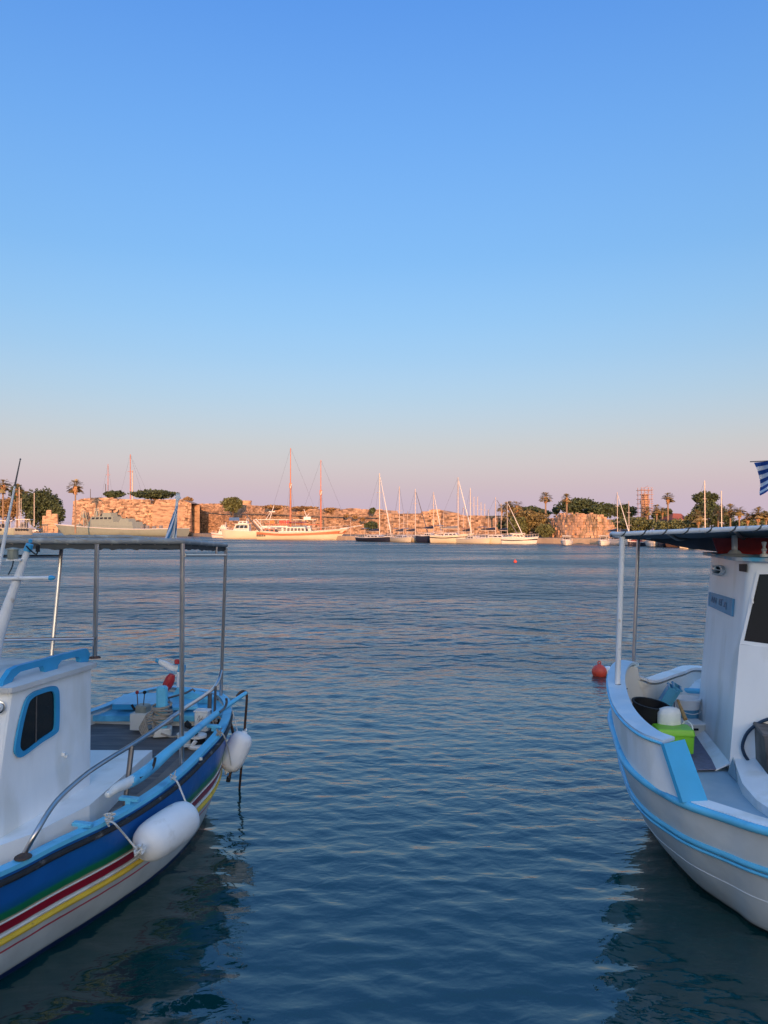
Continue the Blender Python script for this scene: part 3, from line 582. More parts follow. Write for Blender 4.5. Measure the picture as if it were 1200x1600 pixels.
def hull_parts(t, L_, B, H, hm, deck='far_white', boot=None, stripe=None, **k):
    rows = hull_rows(L_, B, H, **k); b = MB(); b.grid(rows); n = len(rows[0]); b.f.append(tuple(range(n))); b.build('hull', hm, t, angle=50)
    b = MB(); b.grid([[r[0] - V(0, 0, .06), r[-1] - V(0, 0, .06)] for r in rows]); b.build('deck', deck, t, smooth=False)
    b = MB()
    for sgn, idx in ((1, 0), (-1, -1)): b.tube([r[idx] for r in rows], .05 + L_ * .002, 5)
    b.build('gunwale', 'far_white', t)
    if stripe:
        m, a, c = stripe; b = MB()
        for sg in (1, -1):
            b.grid([[V(r[0].x + (r[1].x - r[0].x) * f / .38, sg * (r[0].y + (r[1].y - r[0].y) * f / .38 + .03), r[0].z * (1 - f)) for f in (a, c)] for r in rows])
        b.build('stripe', m, t, smooth=False)
    if boot:
        b = MB()
        for sg in (1, -1): b.grid([[V(r[3].x * .999, sg * (r[3].y + .025), 0.0 + dz) for dz in (-.05, .20)] for r in rows])
        b.build('boot_stripe', boot, t, smooth=False)
    return rows
def house(t, x0, x1, w, z0, z1, m='far_white', rake=(.3, .6), win=None, wz=(.35, .75), name='deckhouse', nwin=4):
    """raked deckhouse with dark windows let into both sides and the front"""
    a, c = rake; hw = w / 2
    vs_ = [(x0, -hw, z0), (x1, -hw, z0), (x1, hw, z0), (x0, hw, z0), (x0 + a, -hw * .9, z1), (x1 - c, -hw * .9, z1), (x1 - c, hw * .9, z1), (x0 + a, hw * .9, z1)]
    b = MB(); b.add(vs_, [(0, 1, 5, 4), (1, 2, 6, 5), (2, 3, 7, 6), (3, 0, 4, 7), (4, 5, 6, 7)]); o = b.build(name, m, t, smooth=False)
    if win:
        me = None
        for sg in (-1, 1):
            for i in range(nwin):
                f0, f1 = (i + .15) / nwin, (i + .85) / nwin; q = []
                for f, zf in ((f0, wz[0]), (f1, wz[0]), (f1, wz[1]), (f0, wz[1])):
                    xa = x0 + a * zf + (x1 - x0 - (a + c) * zf) * (.04 + .92 * f); q.append(V(xa, sg * (hw * (1 - .1 * zf) + .02), z0 + (z1 - z0) * zf))
                b = MB(); b.prism(q, (0, sg * .04, 0)); b.build('window', win, o, smooth=False)
        q = [V(x1 - c * zf + .02, y * hw * (1 - .1 * zf) * .86, z0 + (z1 - z0) * zf) for y, zf in ((-1, wz[0]), (1, wz[0]), (1, wz[1]), (-1, wz[1]))]
        b = MB(); b.prism(q, (.04, 0, 0)); b.build('windscreen', win, o, smooth=False)
    return o
def rails(t, rows, m='mast_alloy', h=.6, a=0, z=None):
    b = MB()
    for idx in (0, -1):
        P = [r[idx] * 1.0 + V(0, (-.06 if idx == 0 else .06), h) for r in rows[a:]]; b.tube(P, .022, 4)
        for r, p in zip(rows[a:], P): b.tube([V(p.x, p.y, p.z - h), p], .02, 4)
    b.build('railing', m, t)
def rig(t, x, z0, z1, L_, bowx, sternx, m='mast_alloy', r=.10, stay=None, boom=True, cover='far_navy', spreaders=2, w=1.3, bz=1.4, back=True, mz=None):
    r *= .8; b = MB(); b.tube([(x, 0, z0), (x, 0, z1)], [r, r * .7], 7); b.build('mast', m, t)
    for k in range(spreaders):
        z = z0 + (z1 - z0) * (k + 1) / (spreaders + .9); b = MB(); b.tube([(x, -w * (.8 - .2 * k), z), (x, w * (.8 - .2 * k), z)], .035, 4); b.build('spreader', m, t)
    b = MB()
    for sg in (-1, 1): b.tube([(x - .2, sg * w, z0 - .8), (x, sg * w * .8, z0 + (z1 - z0) / (spreaders + .9)), (x, 0, z1 - .1)], .016, 3)
    if back: b.tube([(sternx, 0, z0 - .6), (x, 0, z1)], .016, 3)
    b.build('rigging', 'mast_dark', t)
    if stay:
        b = MB(); b.tube([(bowx, 0, bz), (bowx + (x - bowx) * .1, 0, bz + (z1 - bz) * .12), (x + (bowx - x) * .06, 0, z1 * .94)], [.05, r * 1.35, r * .55], 6); b.build('furled_jib', stay, t)
    if boom:
        b = MB(); b.tube([(x, 0, z0 + .9), (x - (x - sternx) * .75, 0, z0 + 1.0)], .07, 6); b.build('boom', m, t)
        b = MB(); b.tube([(x - .1, 0, z0 + 1.25), (x - (x - sternx) * .35, 0, z0 + 1.17), (x - (x - sternx) * .72, 0, z0 + 1.12)], [.25, .20, .10], 7); b.build('sail_cover', cover, t)
def yacht(label, u, v, yaw, L_, vtop, hm='cream_paint', stay='far_white', stripe=None, B=None, H=.82, cover='far_navy', mx=.05, bimini='far_navy', spreaders=2, r=.10, group='sailing yachts moored along the fortress quay', boom=True, hard=True, deck='far_white'):
    p = PZ(u, v, 0); t = thing('sailing_yacht', label, 'yacht', tuple(p), group, math.radians(yaw), world=False)
    L_ *= .92; B = (B or L_ * .26) * .9; rows = hull_parts(t, L_, B, H, hm, boot='far_dark', stripe=stripe, deck=deck); zt = PY(u, vtop, p.y).z
    house(t, -L_ * .18, L_ * .22, B * .55, H * .95, H + .55, 'far_white', (.2, .9), 'far_dark', nwin=3)
    rig(t, L_ * mx, H + .4, zt, L_, L_ * .47, -L_ * .47, stay=stay, cover=cover, spreaders=spreaders, r=r, w=B * .4, bz=H * 1.3, boom=boom)
    if bimini:
        b = MB(); z = H + 1.95; b.grid([[V(-L_ * .42 + k * L_ * .075, y * B * .3, z + .12 * (1 - y * y) - .10 * abs(k - 1.5) / 1.5) for y in (-1, -.4, .4, 1)] for k in range(4)]); b.build('bimini', bimini, t)
        b = MB()
        for sx in (-.41, -.22):
            for sg in (-1, 1): b.tube([(L_ * sx, sg * B * .3, H), (L_ * sx, sg * B * .3, z)], .02, 4)
        b.build('bimini_frame', 'mast_alloy', t)
    rails(t, rows); return t
def bare_mast(label, u, vt, vb, Y, r=.10, m='mast_alloy', cross=(), rig_=False, lean=0, name='mast', group=None):
    a, c = PY(u + lean, vb, Y), PY(u, vt, Y); t = thing(name, label, name, tuple(a), group)
    b = MB(); b.tube([a, c], [r, r * .75], 6); b.build('pole', m, t)
    for f, w in cross:
        p = a + (c - a) * f; b = MB(); b.tube([p - V(w, 0, 0), p + V(w, 0, 0)], r * .35, 4); b.build('spreader', m, t)
    if rig_:
        b = MB()
        for dx in rig_: b.tube([c, V(a.x + dx, Y, a.z)], .03, 3)
        b.build('rigging', 'mast_dark', t)
    return t

# masts of boats beyond the bastion and the wall
bare_mast('brown mast with one crosstree rising behind the left pine on the bastion', 168.8, 725, 778, 330, .16, 'mast_wood', ((.68, 1.1),), (-3, 2))
bare_mast('tallest brown mast rising above the bastion with long stays', 203.6, 710, 781, 330, .22, 'mast_wood', ((.62, 1.2),), (-5, 6, 9))
bare_mast('white mast just right of the tallest brown mast', 207, 735, 781, 331, .34, 'mast_alloy', (), ())
bare_mast('short dark stub mast left of the bastion pine', 165, 756, 776, 326, .18, 'mast_dark')
bare_mast('short dark pole standing on the bastion top', 141.3, 764, 780, 287, .14, 'mast_dark', name='pole')
bare_mast('slim bare mast between the navy yacht and the cream yachts', 624, 760, 836, 190, .11, 'mast_alloy', ((.5, .8),), (-2, 2))
for u, vt, l in ((740.5, 776, 'leftmost of four thin masts showing over the wall'), (746.3, 776, 'whitest of four thin masts showing over the wall'), (751.6, 785, 'shorter third of four thin masts showing over the wall'), (757.4, 787, 'shortest and rightmost of four thin masts over the wall')):
    bare_mast(l, u, vt, 812, 215, .12, 'mast_alloy', ((.6, .6),), (), group='masts of boats beyond the wall')
bare_mast('tan pole left of the dark pine on the left shore', 30, 761, 822, 325, .22, 'mast_alloy', name='pole')
bare_mast('thin tan pole close to the left pine', 33, 779, 828, 322, .16, 'mast_alloy', name='pole')
bare_mast('tan pole in front of the dark pine', 53.5, 770, 822, 320, .2, 'mast_alloy', name='pole')

for u, vt, l in ((606, 806, 'thin dark mast low against the wall right of the navy yacht'), (637, 798, 'thin mast between the two cream yachts against the wall'), (693, 800, 'thin mast left of the motor sailer against the wall'), (724, 792, 'thin pinkish mast just right of the motor sailer jib'), (763, 796, 'thin mast left of the dark slanting jib'), (783, 786, 'thin mast directly left of the overgrown slope'), (548, 812, 'short thin mast beyond the gulet bowsprit')):
    bare_mast(l, u, vt, 842, shore_y(u) + 1.5, .06, 'mast_alloy', ((.6, .5),), (-1.5, 1.5), group='thin masts along the fortress quay')
# yachts, left to right
yacht('long navy sailing yacht with the tallest white furled jib', 587, 846.2, -50, 11.6, 740, 'far_navy', 'far_white', mx=.12, B=3.9, cover='far_navy', bimini='far_dark', r=.12)
yacht('cream sailing yacht moored just right of the navy yacht', 628, 847.2, -66, 9.5, 800, 'cream_paint', None, mx=.1, spreaders=1, r=.07, bimini='far_dark', boom=True)
yacht('cream sailing yacht whose dark furled jib slants right', 649, 847.2, -58, 10.5, 764, 'cream_paint', 'mast_dark', mx=.0, r=.10)
yacht('small navy hulled yacht with a thin white mast', 672, 848, -40, 6.2, 769, 'far_navy', 'far_white', mx=.15, B=2.6, H=1.3, bimini=None, r=.09)
yacht('big cream motor sailer with a grey sail bundled on its boom', 707, 848.8, -24, 8.6, 746, 'cream_paint', 'far_white', mx=.14, B=4.2, H=1.35, cover='far_grey', bimini='far_grey', r=.12, stripe=('far_dark', .22, .34))
yacht('cream yacht with an orange awning right of the motor sailer', 741, 849.6, -52, 8.6, 762, 'cream_paint', None, mx=-.12, bimini='far_orange', r=.09)
yacht('long low white yacht with a dark slanting jib under the shrubs', 776, 850, -30, 9.2, 777, 'cream_paint', 'mast_dark', mx=-.02, H=1.05, bimini='far_dark', r=.09)
yacht('white yacht with a slim mast in front of the overgrown slope', 797, 849.6, -35, 5.8, 783, 'far_white', 'far_white', mx=-.1, H=1.0, bimini=None, r=.08, spreaders=1)
yacht('white yacht half hidden by the right canopy corner, tall mast', 965, 851.8, -70, 7.5, 769, 'far_white', 'far_white', mx=0, bimini=None, r=.08)
yacht('white yacht behind the canopy corner with a shorter golden mast', 983, 852.2, -72, 7.0, 783, 'far_white', None, mx=0, bimini=None, r=.08)
yacht('yacht with a tall pinkish mast in front of the umbrella pine', 1102, 856.6, -60, 8, 751, 'far_white', None, mx=0, bimini='far_navy', r=.10)
yacht('yacht with a shorter cream mast right of the umbrella pine', 1128, 857, -62, 7, 767, 'far_white', None, mx=0, bimini='far_navy', r=.09)

def motor_boat(label, u, v, yaw, L_, H=.9, hm='far_white', cm='far_white', top='far_white', fly=False, stripe=None, group='motor boats moored along the far quay', B=None, ch=1.5, boot='far_dark'):
    p = PZ(u, v, 0); t = thing('motor_boat', label, 'boat', tuple(p), group, math.radians(yaw), world=False); B = B or L_ * .34
    rows = hull_parts(t, L_, B, H, hm, boot=boot, stripe=stripe, bow=1.3)
    house(t, -L_ * .2, L_ * .2, B * .66, H * .95, H + ch, cm, (.1, .8), 'far_dark', wz=(.45, .85), nwin=3, name='cabin')
    b = MB(); b.box((-L_ * .05, 0, H + ch + .05), (L_ * .42, B * .72, .1)); b.build('cabin_roof', top, t, smooth=False)
    if fly:
        house(t, -L_ * .15, L_ * .08, B * .5, H + ch + .1, H + ch + .8, top, (.1, .3), 'far_dark', nwin=2, name='flybridge')
        b = MB(); b.tube([(-L_ * .12, -B * .3, H + ch), (-L_ * .14, -B * .2, H + ch + 1.5), (-L_ * .14, B * .2, H + ch + 1.5), (-L_ * .12, B * .3, H + ch)], .06, 5); b.build('radar_arch', 'far_white', t)
    b = MB(); b.tube([(-L_ * .1, 0, H + ch), (-L_ * .12, 0, H + ch + .7)], .02, 4); b.build('antenna', 'mast_alloy', t)
    rails(t, rows, a=5, h=.5); return t
motor_boat('sleek white speedboat with dark side windows below the shrubs', 812, 850.3, -12, 6.2, 1.0, ch=.75, stripe=('far_dark', .25, .42))
motor_boat('white motor boat moored alone below the round bastion', 885.5, 852, 250, 3.6, .62, B=1.9, ch=.85)
motor_boat('small white motor boat at the right foot of the bastion', 943, 852.4, 240, 3.6, .6, B=1.7, ch=.9)
motor_boat('dark hulled boat with an orange cabin behind the near canopy post', 994, 853.4, 215, 3.8, .6, 'far_navy', 'far_red', 'far_orange', B=1.8, ch=.8)
motor_boat('white cabin boat framed between the two right canopy posts', 1021, 854.4, 250, 4.2, .75, B=2.4, ch=1.15)
motor_boat('dark blue boat moored under the canopy edge', 1041, 855, 200, 3.0, .8, 'far_navy', 'far_white', B=1.6, ch=1.1)
motor_boat('long boat with an orange-brown hull under the canopy edge', 1058, 855.4, 186, 3.6, .7, 'varnish', 'far_white', B=1.7, ch=1.1)
motor_boat('pale white launch moored left of the red panel', 1080, 857.6, 188, 3.6, 1.0, 'cream_paint', 'far_white', B=1.8, ch=.7)
motor_boat('second white launch partly hidden by the red panel', 1102, 858.4, 186, 3.0, 1.0, 'far_white', 'far_white', B=1.8, ch=.7)
motor_boat('white double-decked motor yacht at the left end of the yachts', 348, 840.6, 182, 6.6, 1.2, fly=True, ch=1.8, B=3, stripe=('far_red', .3, .42), top='far_white')
motor_boat('large cream motor yacht with its bow to the left behind the gulet', 378, 842.0, 176, 11.0, 2.0, 'cream_paint', fly=True, ch=1.9, B=3.6)
p = PZ(369, 843.2, 0)
t = thing('tarpaulin', 'blue tarpaulin stretched over the motor yacht top deck', 'tarpaulin', tuple(PY(367, 812, p.y - 1)))
b = MB(); q = [PY(358, 808.5, p.y - 2), PY(374, 808.5, p.y - 2), PY(374, 813.5, p.y - 2.2), PY(358, 813.5, p.y - 2.2)]; b.prism(q, (0, .06, 0)); b.build('sheet', 'far_blue', t, smooth=False)

# two-masted gulet
p = PZ(471, 843.4, 0); GL = 134 * p.y / F * 1.02
t = thing('gulet', 'two-masted wooden gulet with a white hull and red stripe', 'sailing ship', tuple(p), None, math.radians(-5), world=False)
k = p.y / F
rows = hull_parts(t, GL, 5.2, 1.75, 'cream_paint', boot='far_dark', stripe=('varnish', .16, .44), bow=1.55, deck='varnish', rake=.16, cr=2)
house(t, (448 - 471) * k, (480 - 471) * k, 3.0, 1.7, 3.1, 'far_white', (.1, .3), 'far_dark', nwin=5, wz=(.35, .8))
house(t, (408 - 471) * k, (432 - 471) * k, 3.4, 1.7, 2.7, 'varnish', (.1, .3), 'far_dark', nwin=3, name='aft_cabin')
for i in range(5):
    b = MB(); b.box(((404 + i * 3 - 471) * k, -2.06, 1.05), (.32, .10, .5)); b.build('stern_window', 'far_dark', t, smooth=False)
b = MB(); b.grid([[V(((448 + j * 6.5) - 471) * k, y * 1.9, 4.15 + .2 * (1 - y * y)) for y in (-1, -.5, 0, .5, 1)] for j in range(6)]); b.build('awning', 'far_red', t)
for u_, vt, r in ((453.5, 700, .19), (501.5, 719, .17)):
    x = (u_ - 471) * k; zt = PY(u_, vt, p.y).z; b = MB(); b.tube([(x, 0, 1.6), (x, 0, zt * .62)], [r * 1.15, r], 8); b.tube([(x, -.05, zt * .58), (x, -.05, zt)], [r * .7, r * .5], 7); b.build('mast', 'mast_wood', t)
    b = MB(); b.box((x, 0, zt * .59), (.55, .5, 1.3), bev=.05); b.build('mast_doubling', 'mast_wood', t)
    b = MB(); b.tube([(x, -.28, zt * .56), (x + .3, -.3, zt * .61)], .12, 6); b.build('masthead_light', 'far_white', t)
    b = MB()
    for sg in (-1, 1):
        for dx in (-1.2, 0, 1.2): b.tube([(x + dx, sg * 2.3, 1.9), (x, 0, zt * .64)], .02, 3)
    b.tube([(x, 0, zt), (x + (8 if u_ < 480 else 7), 0, 2.6)], .018, 3); b.tube([(x, 0, zt), (x - 6, 0, 2.4)], .018, 3); b.build('rigging', 'mast_dark', t)
    b = MB(); b.tube([(x, 0, 3.6), (x - 6.2, 0, 3.9)], .11, 6); b.build('boom', 'mast_wood', t)
b = MB(); b.tube([(GL * .44, 0, 2.6), (GL * .44 + 5.4, 0, 3.5)], [.13, .08], 6); b.build('bowsprit', 'far_white', t)
b = MB(); b.tube(crom([(GL * .36, 0, 0), (GL * .43, 0, .9), (GL * .485, 0, 2.4)], 4), .14, 5); b.build('stem', 'far_white', t)
rails(t, rows, 'far_white', h=.75)
# day boat behind the gulet
p = PZ(455, 842.6, 0); k = p.y / F
t = thing('day_cruise_boat', 'white excursion boat with orange awnings moored behind the gulet', 'boat', tuple(p), None, 0, world=False)
hull_parts(t, 17, 4.6, 1.6, 'far_white', boot='far_dark')
house(t, -7.5, 5.5, 4.0, 1.5, 3.4, 'far_white', (.1, .6), 'far_dark', nwin=7)
b = MB(); b.box((-.8, 0, 4.95), (14.5, 4.2, .14)); b.build('upper_roof', 'far_white', t, smooth=False)
for i in range(7):
    for sg in (-1, 1):
        b = MB(); b.tube([(-7.5 + i * 2.2, sg * 1.95, 3.4), (-7.5 + i * 2.2, sg * 1.95, 4.9)], .05, 4); b.build('roof_post', 'far_white', t)
for x, m in ((-4.6, 'far_orange'), (-2.2, 'far_red'), (-.9, 'far_red')):
    b = MB(); b.box((x, -1.85, 4.35), (1.15, .12, .8)); b.build('hanging_awning', m, t, smooth=False)
b = MB(); b.tube([(-5.5, 0, 5), (-4.4, 0, 8.6)], .09, 5); b.tube([(-6.4, -.6, 5), (-4.9, -.6, 7.2)], .07, 5); b.box((-4.9, 0, 7.0), (1.6, .3, .2)); b.build('radar_mast', 'far_white', t)
b = MB(); b.tube([(4.2, 0, 5), (3.2, 0, 7.6)], .07, 5); b.tube([(3.2, 0, 5), (4.6, 0, 6.6)], .06, 5); b.box((4.1, -.3, 5.4), (1.8, .4, .7)); b.build('equipment_mast', 'far_white', t)
t = thing('gangway', 'white slanting gangway raised between motor yacht and gulet', 'gangway', tuple(PZ(402, 843.4, 0)))
y = PZ(402, 843.4, 0).y - 2; b = MB()
b.tube([PY(396, 813, y), PY(410, 829, y)], .16, 5); b.tube([PY(400, 811, y), PY(413, 827, y)], .12, 5)
for i in range(5): b.tube([PY(396 + i * 3, 813 + i * 3.4, y), PY(400 + i * 2.9, 811 + i * 3.4, y)], .07, 4)
b.build('frame', 'far_white', t)
t = thing('boarding_pole', 'brown pole leaning up left over the cream motor yacht', 'pole', tuple(PY(405, 829, y - 1)))
b = MB(); b.tube([PY(382.5, 802, y - 1), PY(405, 829, y - 1)], [.12, .2], 6); b.build('pole', 'mast_dark', t)

# grey patrol ship
A_, B_ = PY(92, 836.9, 289), PY(286, 838, 258); L_ = (B_ - A_).length; mid = (A_ + B_) / 2; mid.z = 0
t = thing('patrol_ship', 'long grey patrol ship moored bow left before the bastion', 'ship', tuple(mid), None, math.atan2((A_ - B_).y, (A_ - B_).x), world=False)
rows = hull_parts(t, L_, 7.5, 2.5, 'grey_ship', deck='far_grey', boot='far_dark', bow=1.75, tr=.85)
def px(u): return L_ * (.5 - (u - 92) / 194.)
house(t, px(222), px(147), 5.5, 2.6, 5.2, 'grey_ship', (1.0, 1.5), None)
house(t, px(190), px(151), 4.6, 5.2, 7.2, 'grey_ship', (.6, 1.0), 'far_dark', wz=(.5, .85), nwin=5, name='bridge')
house(t, px(184), px(169), 3.2, 7.2, 8.6, 'grey_ship', (.3, .5), None, name='upper_bridge')
house(t, px(212), px(197), 3.6, 5.2, 6.4, 'grey_ship', (.5, .5), None, name='funnel')
for u_, zt in ((134, 9.6), (156, 10.5)):
    x = px(u_); b = MB()
    for sx in (-1, 1):
        for sy in (-1, 1): b.tube([(x + sx * 1.5, sy * 1.2, 2.8), (x + sx * .35, sy * .3, zt)], .16, 5)
    for q in range(6):
        f = q / 6; h = 2.8 + (zt - 2.8) * f; w = 1.5 - 1.15 * f
        b.box((x, -1.2 + .9 * f, h), (w * 2, .12, .12)); b.tube([(x - w, -1.2 + .9 * f, h), (x + w * .85, -1.1 + .9 * f, h + 1)], .08, 4)
    b.box((x, 0, zt * .8), (1.0, .8, 1.6), taper=.6); b.build('lattice_mast', 'grey_ship', t)
b = MB(); b.box((px(181), 0, 9.1), (.3, .3, 1.2)); b.box((px(181), 0, 9.7), (.5, 2.4, .4)); b.tube([(px(186), -.8, 8.4), (px(188), -.8, 9.6)], .2, 5); b.build('radar', 'far_dark', t)
b = MB(); b.lathe([(1.3, 0), (1.2, .8), (.7, 1.3), (0, 1.4)], (px(127), 0, 3.1), n=12); b.tube([(px(127), 0, 3.9), (px(119), 0, 4.3)], .1, 6); b.build('deck_gun', 'grey_ship', t)
b = MB(); b.tube([(px(196), -2, 7), (px(207), -2.2, 3.2)], .18, 5); b.tube([(px(200), -2, 4.2), (px(213), -2.2, 5.8)], .12, 5); b.build('crane', 'far_dark', t)
for u_ in (222, 230, 240, 250): b = MB(); b.box((px(u_), -1.5, 3.1), (1.1, 1, .9 + .3 * (u_ % 4)), bev=.1); b.build('deck_locker', 'far_grey', t, smooth=False)
for u_, h in ((184, .5), (209, .6)): b = MB(); b.box((px(u_), -3.66, .75), (1.6 * h, .12, .8)); b.build('scupper', 'far_dark', t, smooth=False)
rails(t, rows, 'grey_hull', h=1.0)

# work boats, cars and a walker on the left quay
def barge(label, u0, u1, v, Y, hm, zt):
    a, c = PY(u0, v, Y), PY(u1, v, Y); L_ = (c - a).length; m_ = (a + c) / 2; t = thing('work_boat', label, 'boat', (m_.x, Y, 0), 'grey work boats at the left edge', 0, world=False)
    rows = hull_parts(t, L_, 4, 2.9, hm, deck='far_grey', boot='far_dark', bow=1.0, tr=.9, rake=.03)
    b = MB(); b.box((0, 0, zt), (L_ * .9, 3.6, .25)); b.build('awning', 'far_white', t, smooth=False)
    for i in range(6):
        b = MB(); x = -L_ * .42 + i * L_ * .165; b.tube([(x, -1.7, 2.8), (x, -1.7, zt)], .07, 4); b.tube([(x, 1.7, 2.8), (x, 1.7, zt)], .07, 4); b.build('awning_post', 'far_white', t)
    house(t, -L_ * .2, L_ * .15, 2.6, 2.8, zt - 1.2, 'far_grey', (.2, .3), 'far_dark', nwin=4)
    b = MB()
    for i in range(5): b.lathe([(.35, 0), (.5, .1), (.5, .25), (.35, .35)], (-L_ * .35 + i * L_ * .16, -2.05, 2.3), (0, -1, 0), 10)
    b.build('tyre_fenders', 'far_dark', t)
    rails(t, rows, 'far_grey', h=.8)
barge('pale grey work boat at the left frame edge with white awning', -30, 25, 836, 300, 'grey_ship', 5.9)
barge('darker grey work boat behind the leaning antenna base', 25.4, 51, 836, 300, 'grey_hull', 6.4)
def car(label, u, m, Y, yaw, s=1.0):
    p = PY(u, 826, Y); t = thing('parked_car', label, 'car', (p.x, Y, 1.0), 'cars parked on the left quay', yaw, world=False)
    pr = [(-2.1, .35), (-2.15, .8), (-1.9, .98), (-1.35, 1.05), (-.85, 1.48), (.55, 1.5), (1.15, 1.0), (1.95, .85), (2.15, .6), (2.1, .35)]
    b = MB(); b.grid([[V(x * s, y * (1 if z < 1.1 else .82) * s, z * s) for x, z in pr] for y in (-.85, -.8, .8, .85)]); b.f += [tuple(range(10)), tuple(range(39, 29, -1))]; b.build('body', m, t, smooth=False)
    for sg in (-1, 1):
        b = MB(); b.prism([V(-1.15 * s, sg * .80 * s, 1.08 * s), V(.95 * s, sg * .80 * s, 1.08 * s), V(.5 * s, sg * .73 * s, 1.42 * s), V(-.8 * s, sg * .73 * s, 1.42 * s)], (0, sg * .04, 0)); b.build('side_window', 'far_dark', t, smooth=False)
        for x in (-1.3, 1.35):
            b = MB(); b.lathe([(.33 * s, -.1), (.33 * s, .1)], (x * s, sg * .8 * s, .33 * s), (0, 1, 0), 12); b.build('wheel', 'far_dark', t)
car('white car parked leftmost on the left quay', 53, 'far_white', 322, .1, 1.15)
car('dark blue car parked in the middle of the left quay', 62, 'far_blue', 323, .0, 1.15)
car('black car parked rightmost on the left quay', 74, 'far_dark', 323, .05, 1.2)
p = PY(84, 828, 312); p.z = 1.0
t = thing('person', 'person in dark clothes standing on the quay by the ship bow', 'person', tuple(p), world=False)
me = bpy.data.meshes.new('body'); SKV = [((0, 0, .95), .15), ((0, 0, 1.2), .14), ((0, 0, 1.42), .15), ((0, 0, 1.56), .06), ((0, 0, 1.68), .10), ((0, 0, 1.78), .07), ((.1, 0, .88), .10), ((.12, -.02, .48), .07), ((.13, .03, .06), .05), ((.13, -.12, .04), .045), ((-.1, 0, .88), .10), ((-.13, .04, .48), .07), ((-.14, .1, .06), .05), ((-.14, -.05, .04), .045), ((.2, 0, 1.40), .06), ((.26, .02, 1.14), .045), ((.25, -.08, .90), .035), ((-.2, 0, 1.40), .06), ((-.27, .02, 1.14), .045), ((-.26, -.06, .90), .035)]
me.from_pydata([a for a, _ in SKV], [(0, 1), (1, 2), (2, 3), (3, 4), (4, 5), (0, 6), (6, 7), (7, 8), (8, 9), (0, 10), (10, 11), (11, 12), (12, 13), (2, 14), (14, 15), (15, 16), (2, 17), (17, 18), (18, 19)], [])
bd = bpy.data.objects.new('body', me); COL.objects.link(bd); bd.parent = t; bd.modifiers.new('skin', 'SKIN'); sub = bd.modifiers.new('sub', 'SUBSURF'); sub.levels = 1; sub.render_levels = 1
for i, (_, r) in enumerate(SKV): me.skin_vertices[0].data[i].radius = (r, r * .8)
me.skin_vertices[0].data[0].use_root = True; me.materials.append(M['cloth_dark'])
b = MB(); b.lathe([(.0, .13), (.07, .11), (.105, .03), (.10, -.03)], (0, .015, 1.71), n=12); b.build('hair', 'far_dark', t)

# ------------------------------------------------------------------ buoys
def buoy(label, p, r, m='buoy_red'):
    t = thing('mooring_buoy', label, 'buoy', (p.x, p.y, 0)); c = V(p.x, p.y, r * .55)
    b = MB(); b.lathe([(r * math.sin(a), -r * math.cos(a)) for a in [i * PI / 14 for i in range(15)]], c, n=24); b.build('ball', m, t)
    b = MB(); b.lathe([(r * .22, 0), (r * .2, r * .08), (r * .14, r * .12)], c + V(0, 0, r * .93), n=12); b.build('collar', m, t)
    b = MB(); q = [c + V(math.cos(a) * r * .20, 0, r * 1.2 + math.sin(a) * r * .22) for a in [i * 2 * PI / 12 for i in range(12)]]; b.tube(q, r * .075, 7, closed=True); b.build('eye_ring', m, t)
    return t
b1 = PZ(936.5, 1056, 0); buoy('red ball buoy with a ring, floating left of the right boat', b1, 11.5 / F * b1.y)
p = PZ(949, 1054, .0); t = thing('float', 'small worn white float touching the red ball buoy', 'float', (p.x, p.y + .05, 0)); r = 8 / F * p.y
b = MB(); b.lathe([(0, -r * 1.1), (r * .5, -r), (r * .85, -r * .5), (r * .9, r * .3), (r * .6, r * .9), (0, r * 1.1)], (p.x + .02, p.y + .10, r * .5), (1, .2, .5), 18); b.build('body', 'fender_white', t)
b2 = PZ(805, 879, 0); buoy('tiny red buoy far out in the middle of the harbour', b2, 2.6 / F * b2.y)

# ================================================================== THE TWO FISHING BOATS
def frame(T, deg):
    a = math.radians(deg); d = V(math.sin(a), math.cos(a), 0); r = V(math.cos(a), -math.sin(a), 0)
    return lambda s, w, z=0.: V(T.x, T.y, 0) - d * s + r * w + V(0, 0, z)
def inward(loop, off, dz=0, closed=True):
    """loop moved inwards in plan"""
    c = sum(loop, Vector()) / len(loop); out = []; N = len(loop)
    for i, p in enumerate(loop):
        a = loop[(i - 1) % N] if closed or i else p; b_ = loop[(i + 1) % N] if closed or i < N - 1 else p
        t = V(b_.x - a.x, b_.y - a.y, 0).normalized(); n = V(-t.y, t.x, 0)
        if n.dot(V(c.x - p.x, c.y - p.y, 0)) < 0: n = -n
        out.append(p + n * off + V(0, 0, dz))
    return out
def section(S, W, N=14, belly=.62, zc=.42):
    """rows of a hull skin between the sheer loop S and the waterline loop W"""
    rows = []
    for j in range(N + 1):
        t = j / N; r = []
        for p, q in zip(S, W):
            m = p * belly + q * (1 - belly); m.z = p.z * zc + q.z * (1 - zc); c = m * 2 - (p + q) * .5
            r.append(p * (1 - t) ** 2 + c * 2 * t * (1 - t) + q * t * t)
        rows.append(r)
    return rows
def hull(name, S, W, m, t, N=16, **k):
    rows = section(S, W, N, **k); c = sum(W, Vector()) / len(W)
    rows.append([p + V(0, 0, -.12) + (c - p) * .03 for p in rows[-1]]); rows.append([V(p.x, p.y, -.42) + (c - p) * .32 for p in W])
    b = MB(); b.grid(rows, closed=True); n = len(S); b.uv = [(i / n, min(j / N, 1.0) + (.0 if j <= N else .0)) for j in range(len(rows)) for i in range(n)]
    return b.build(name, m, t, angle=60), rows
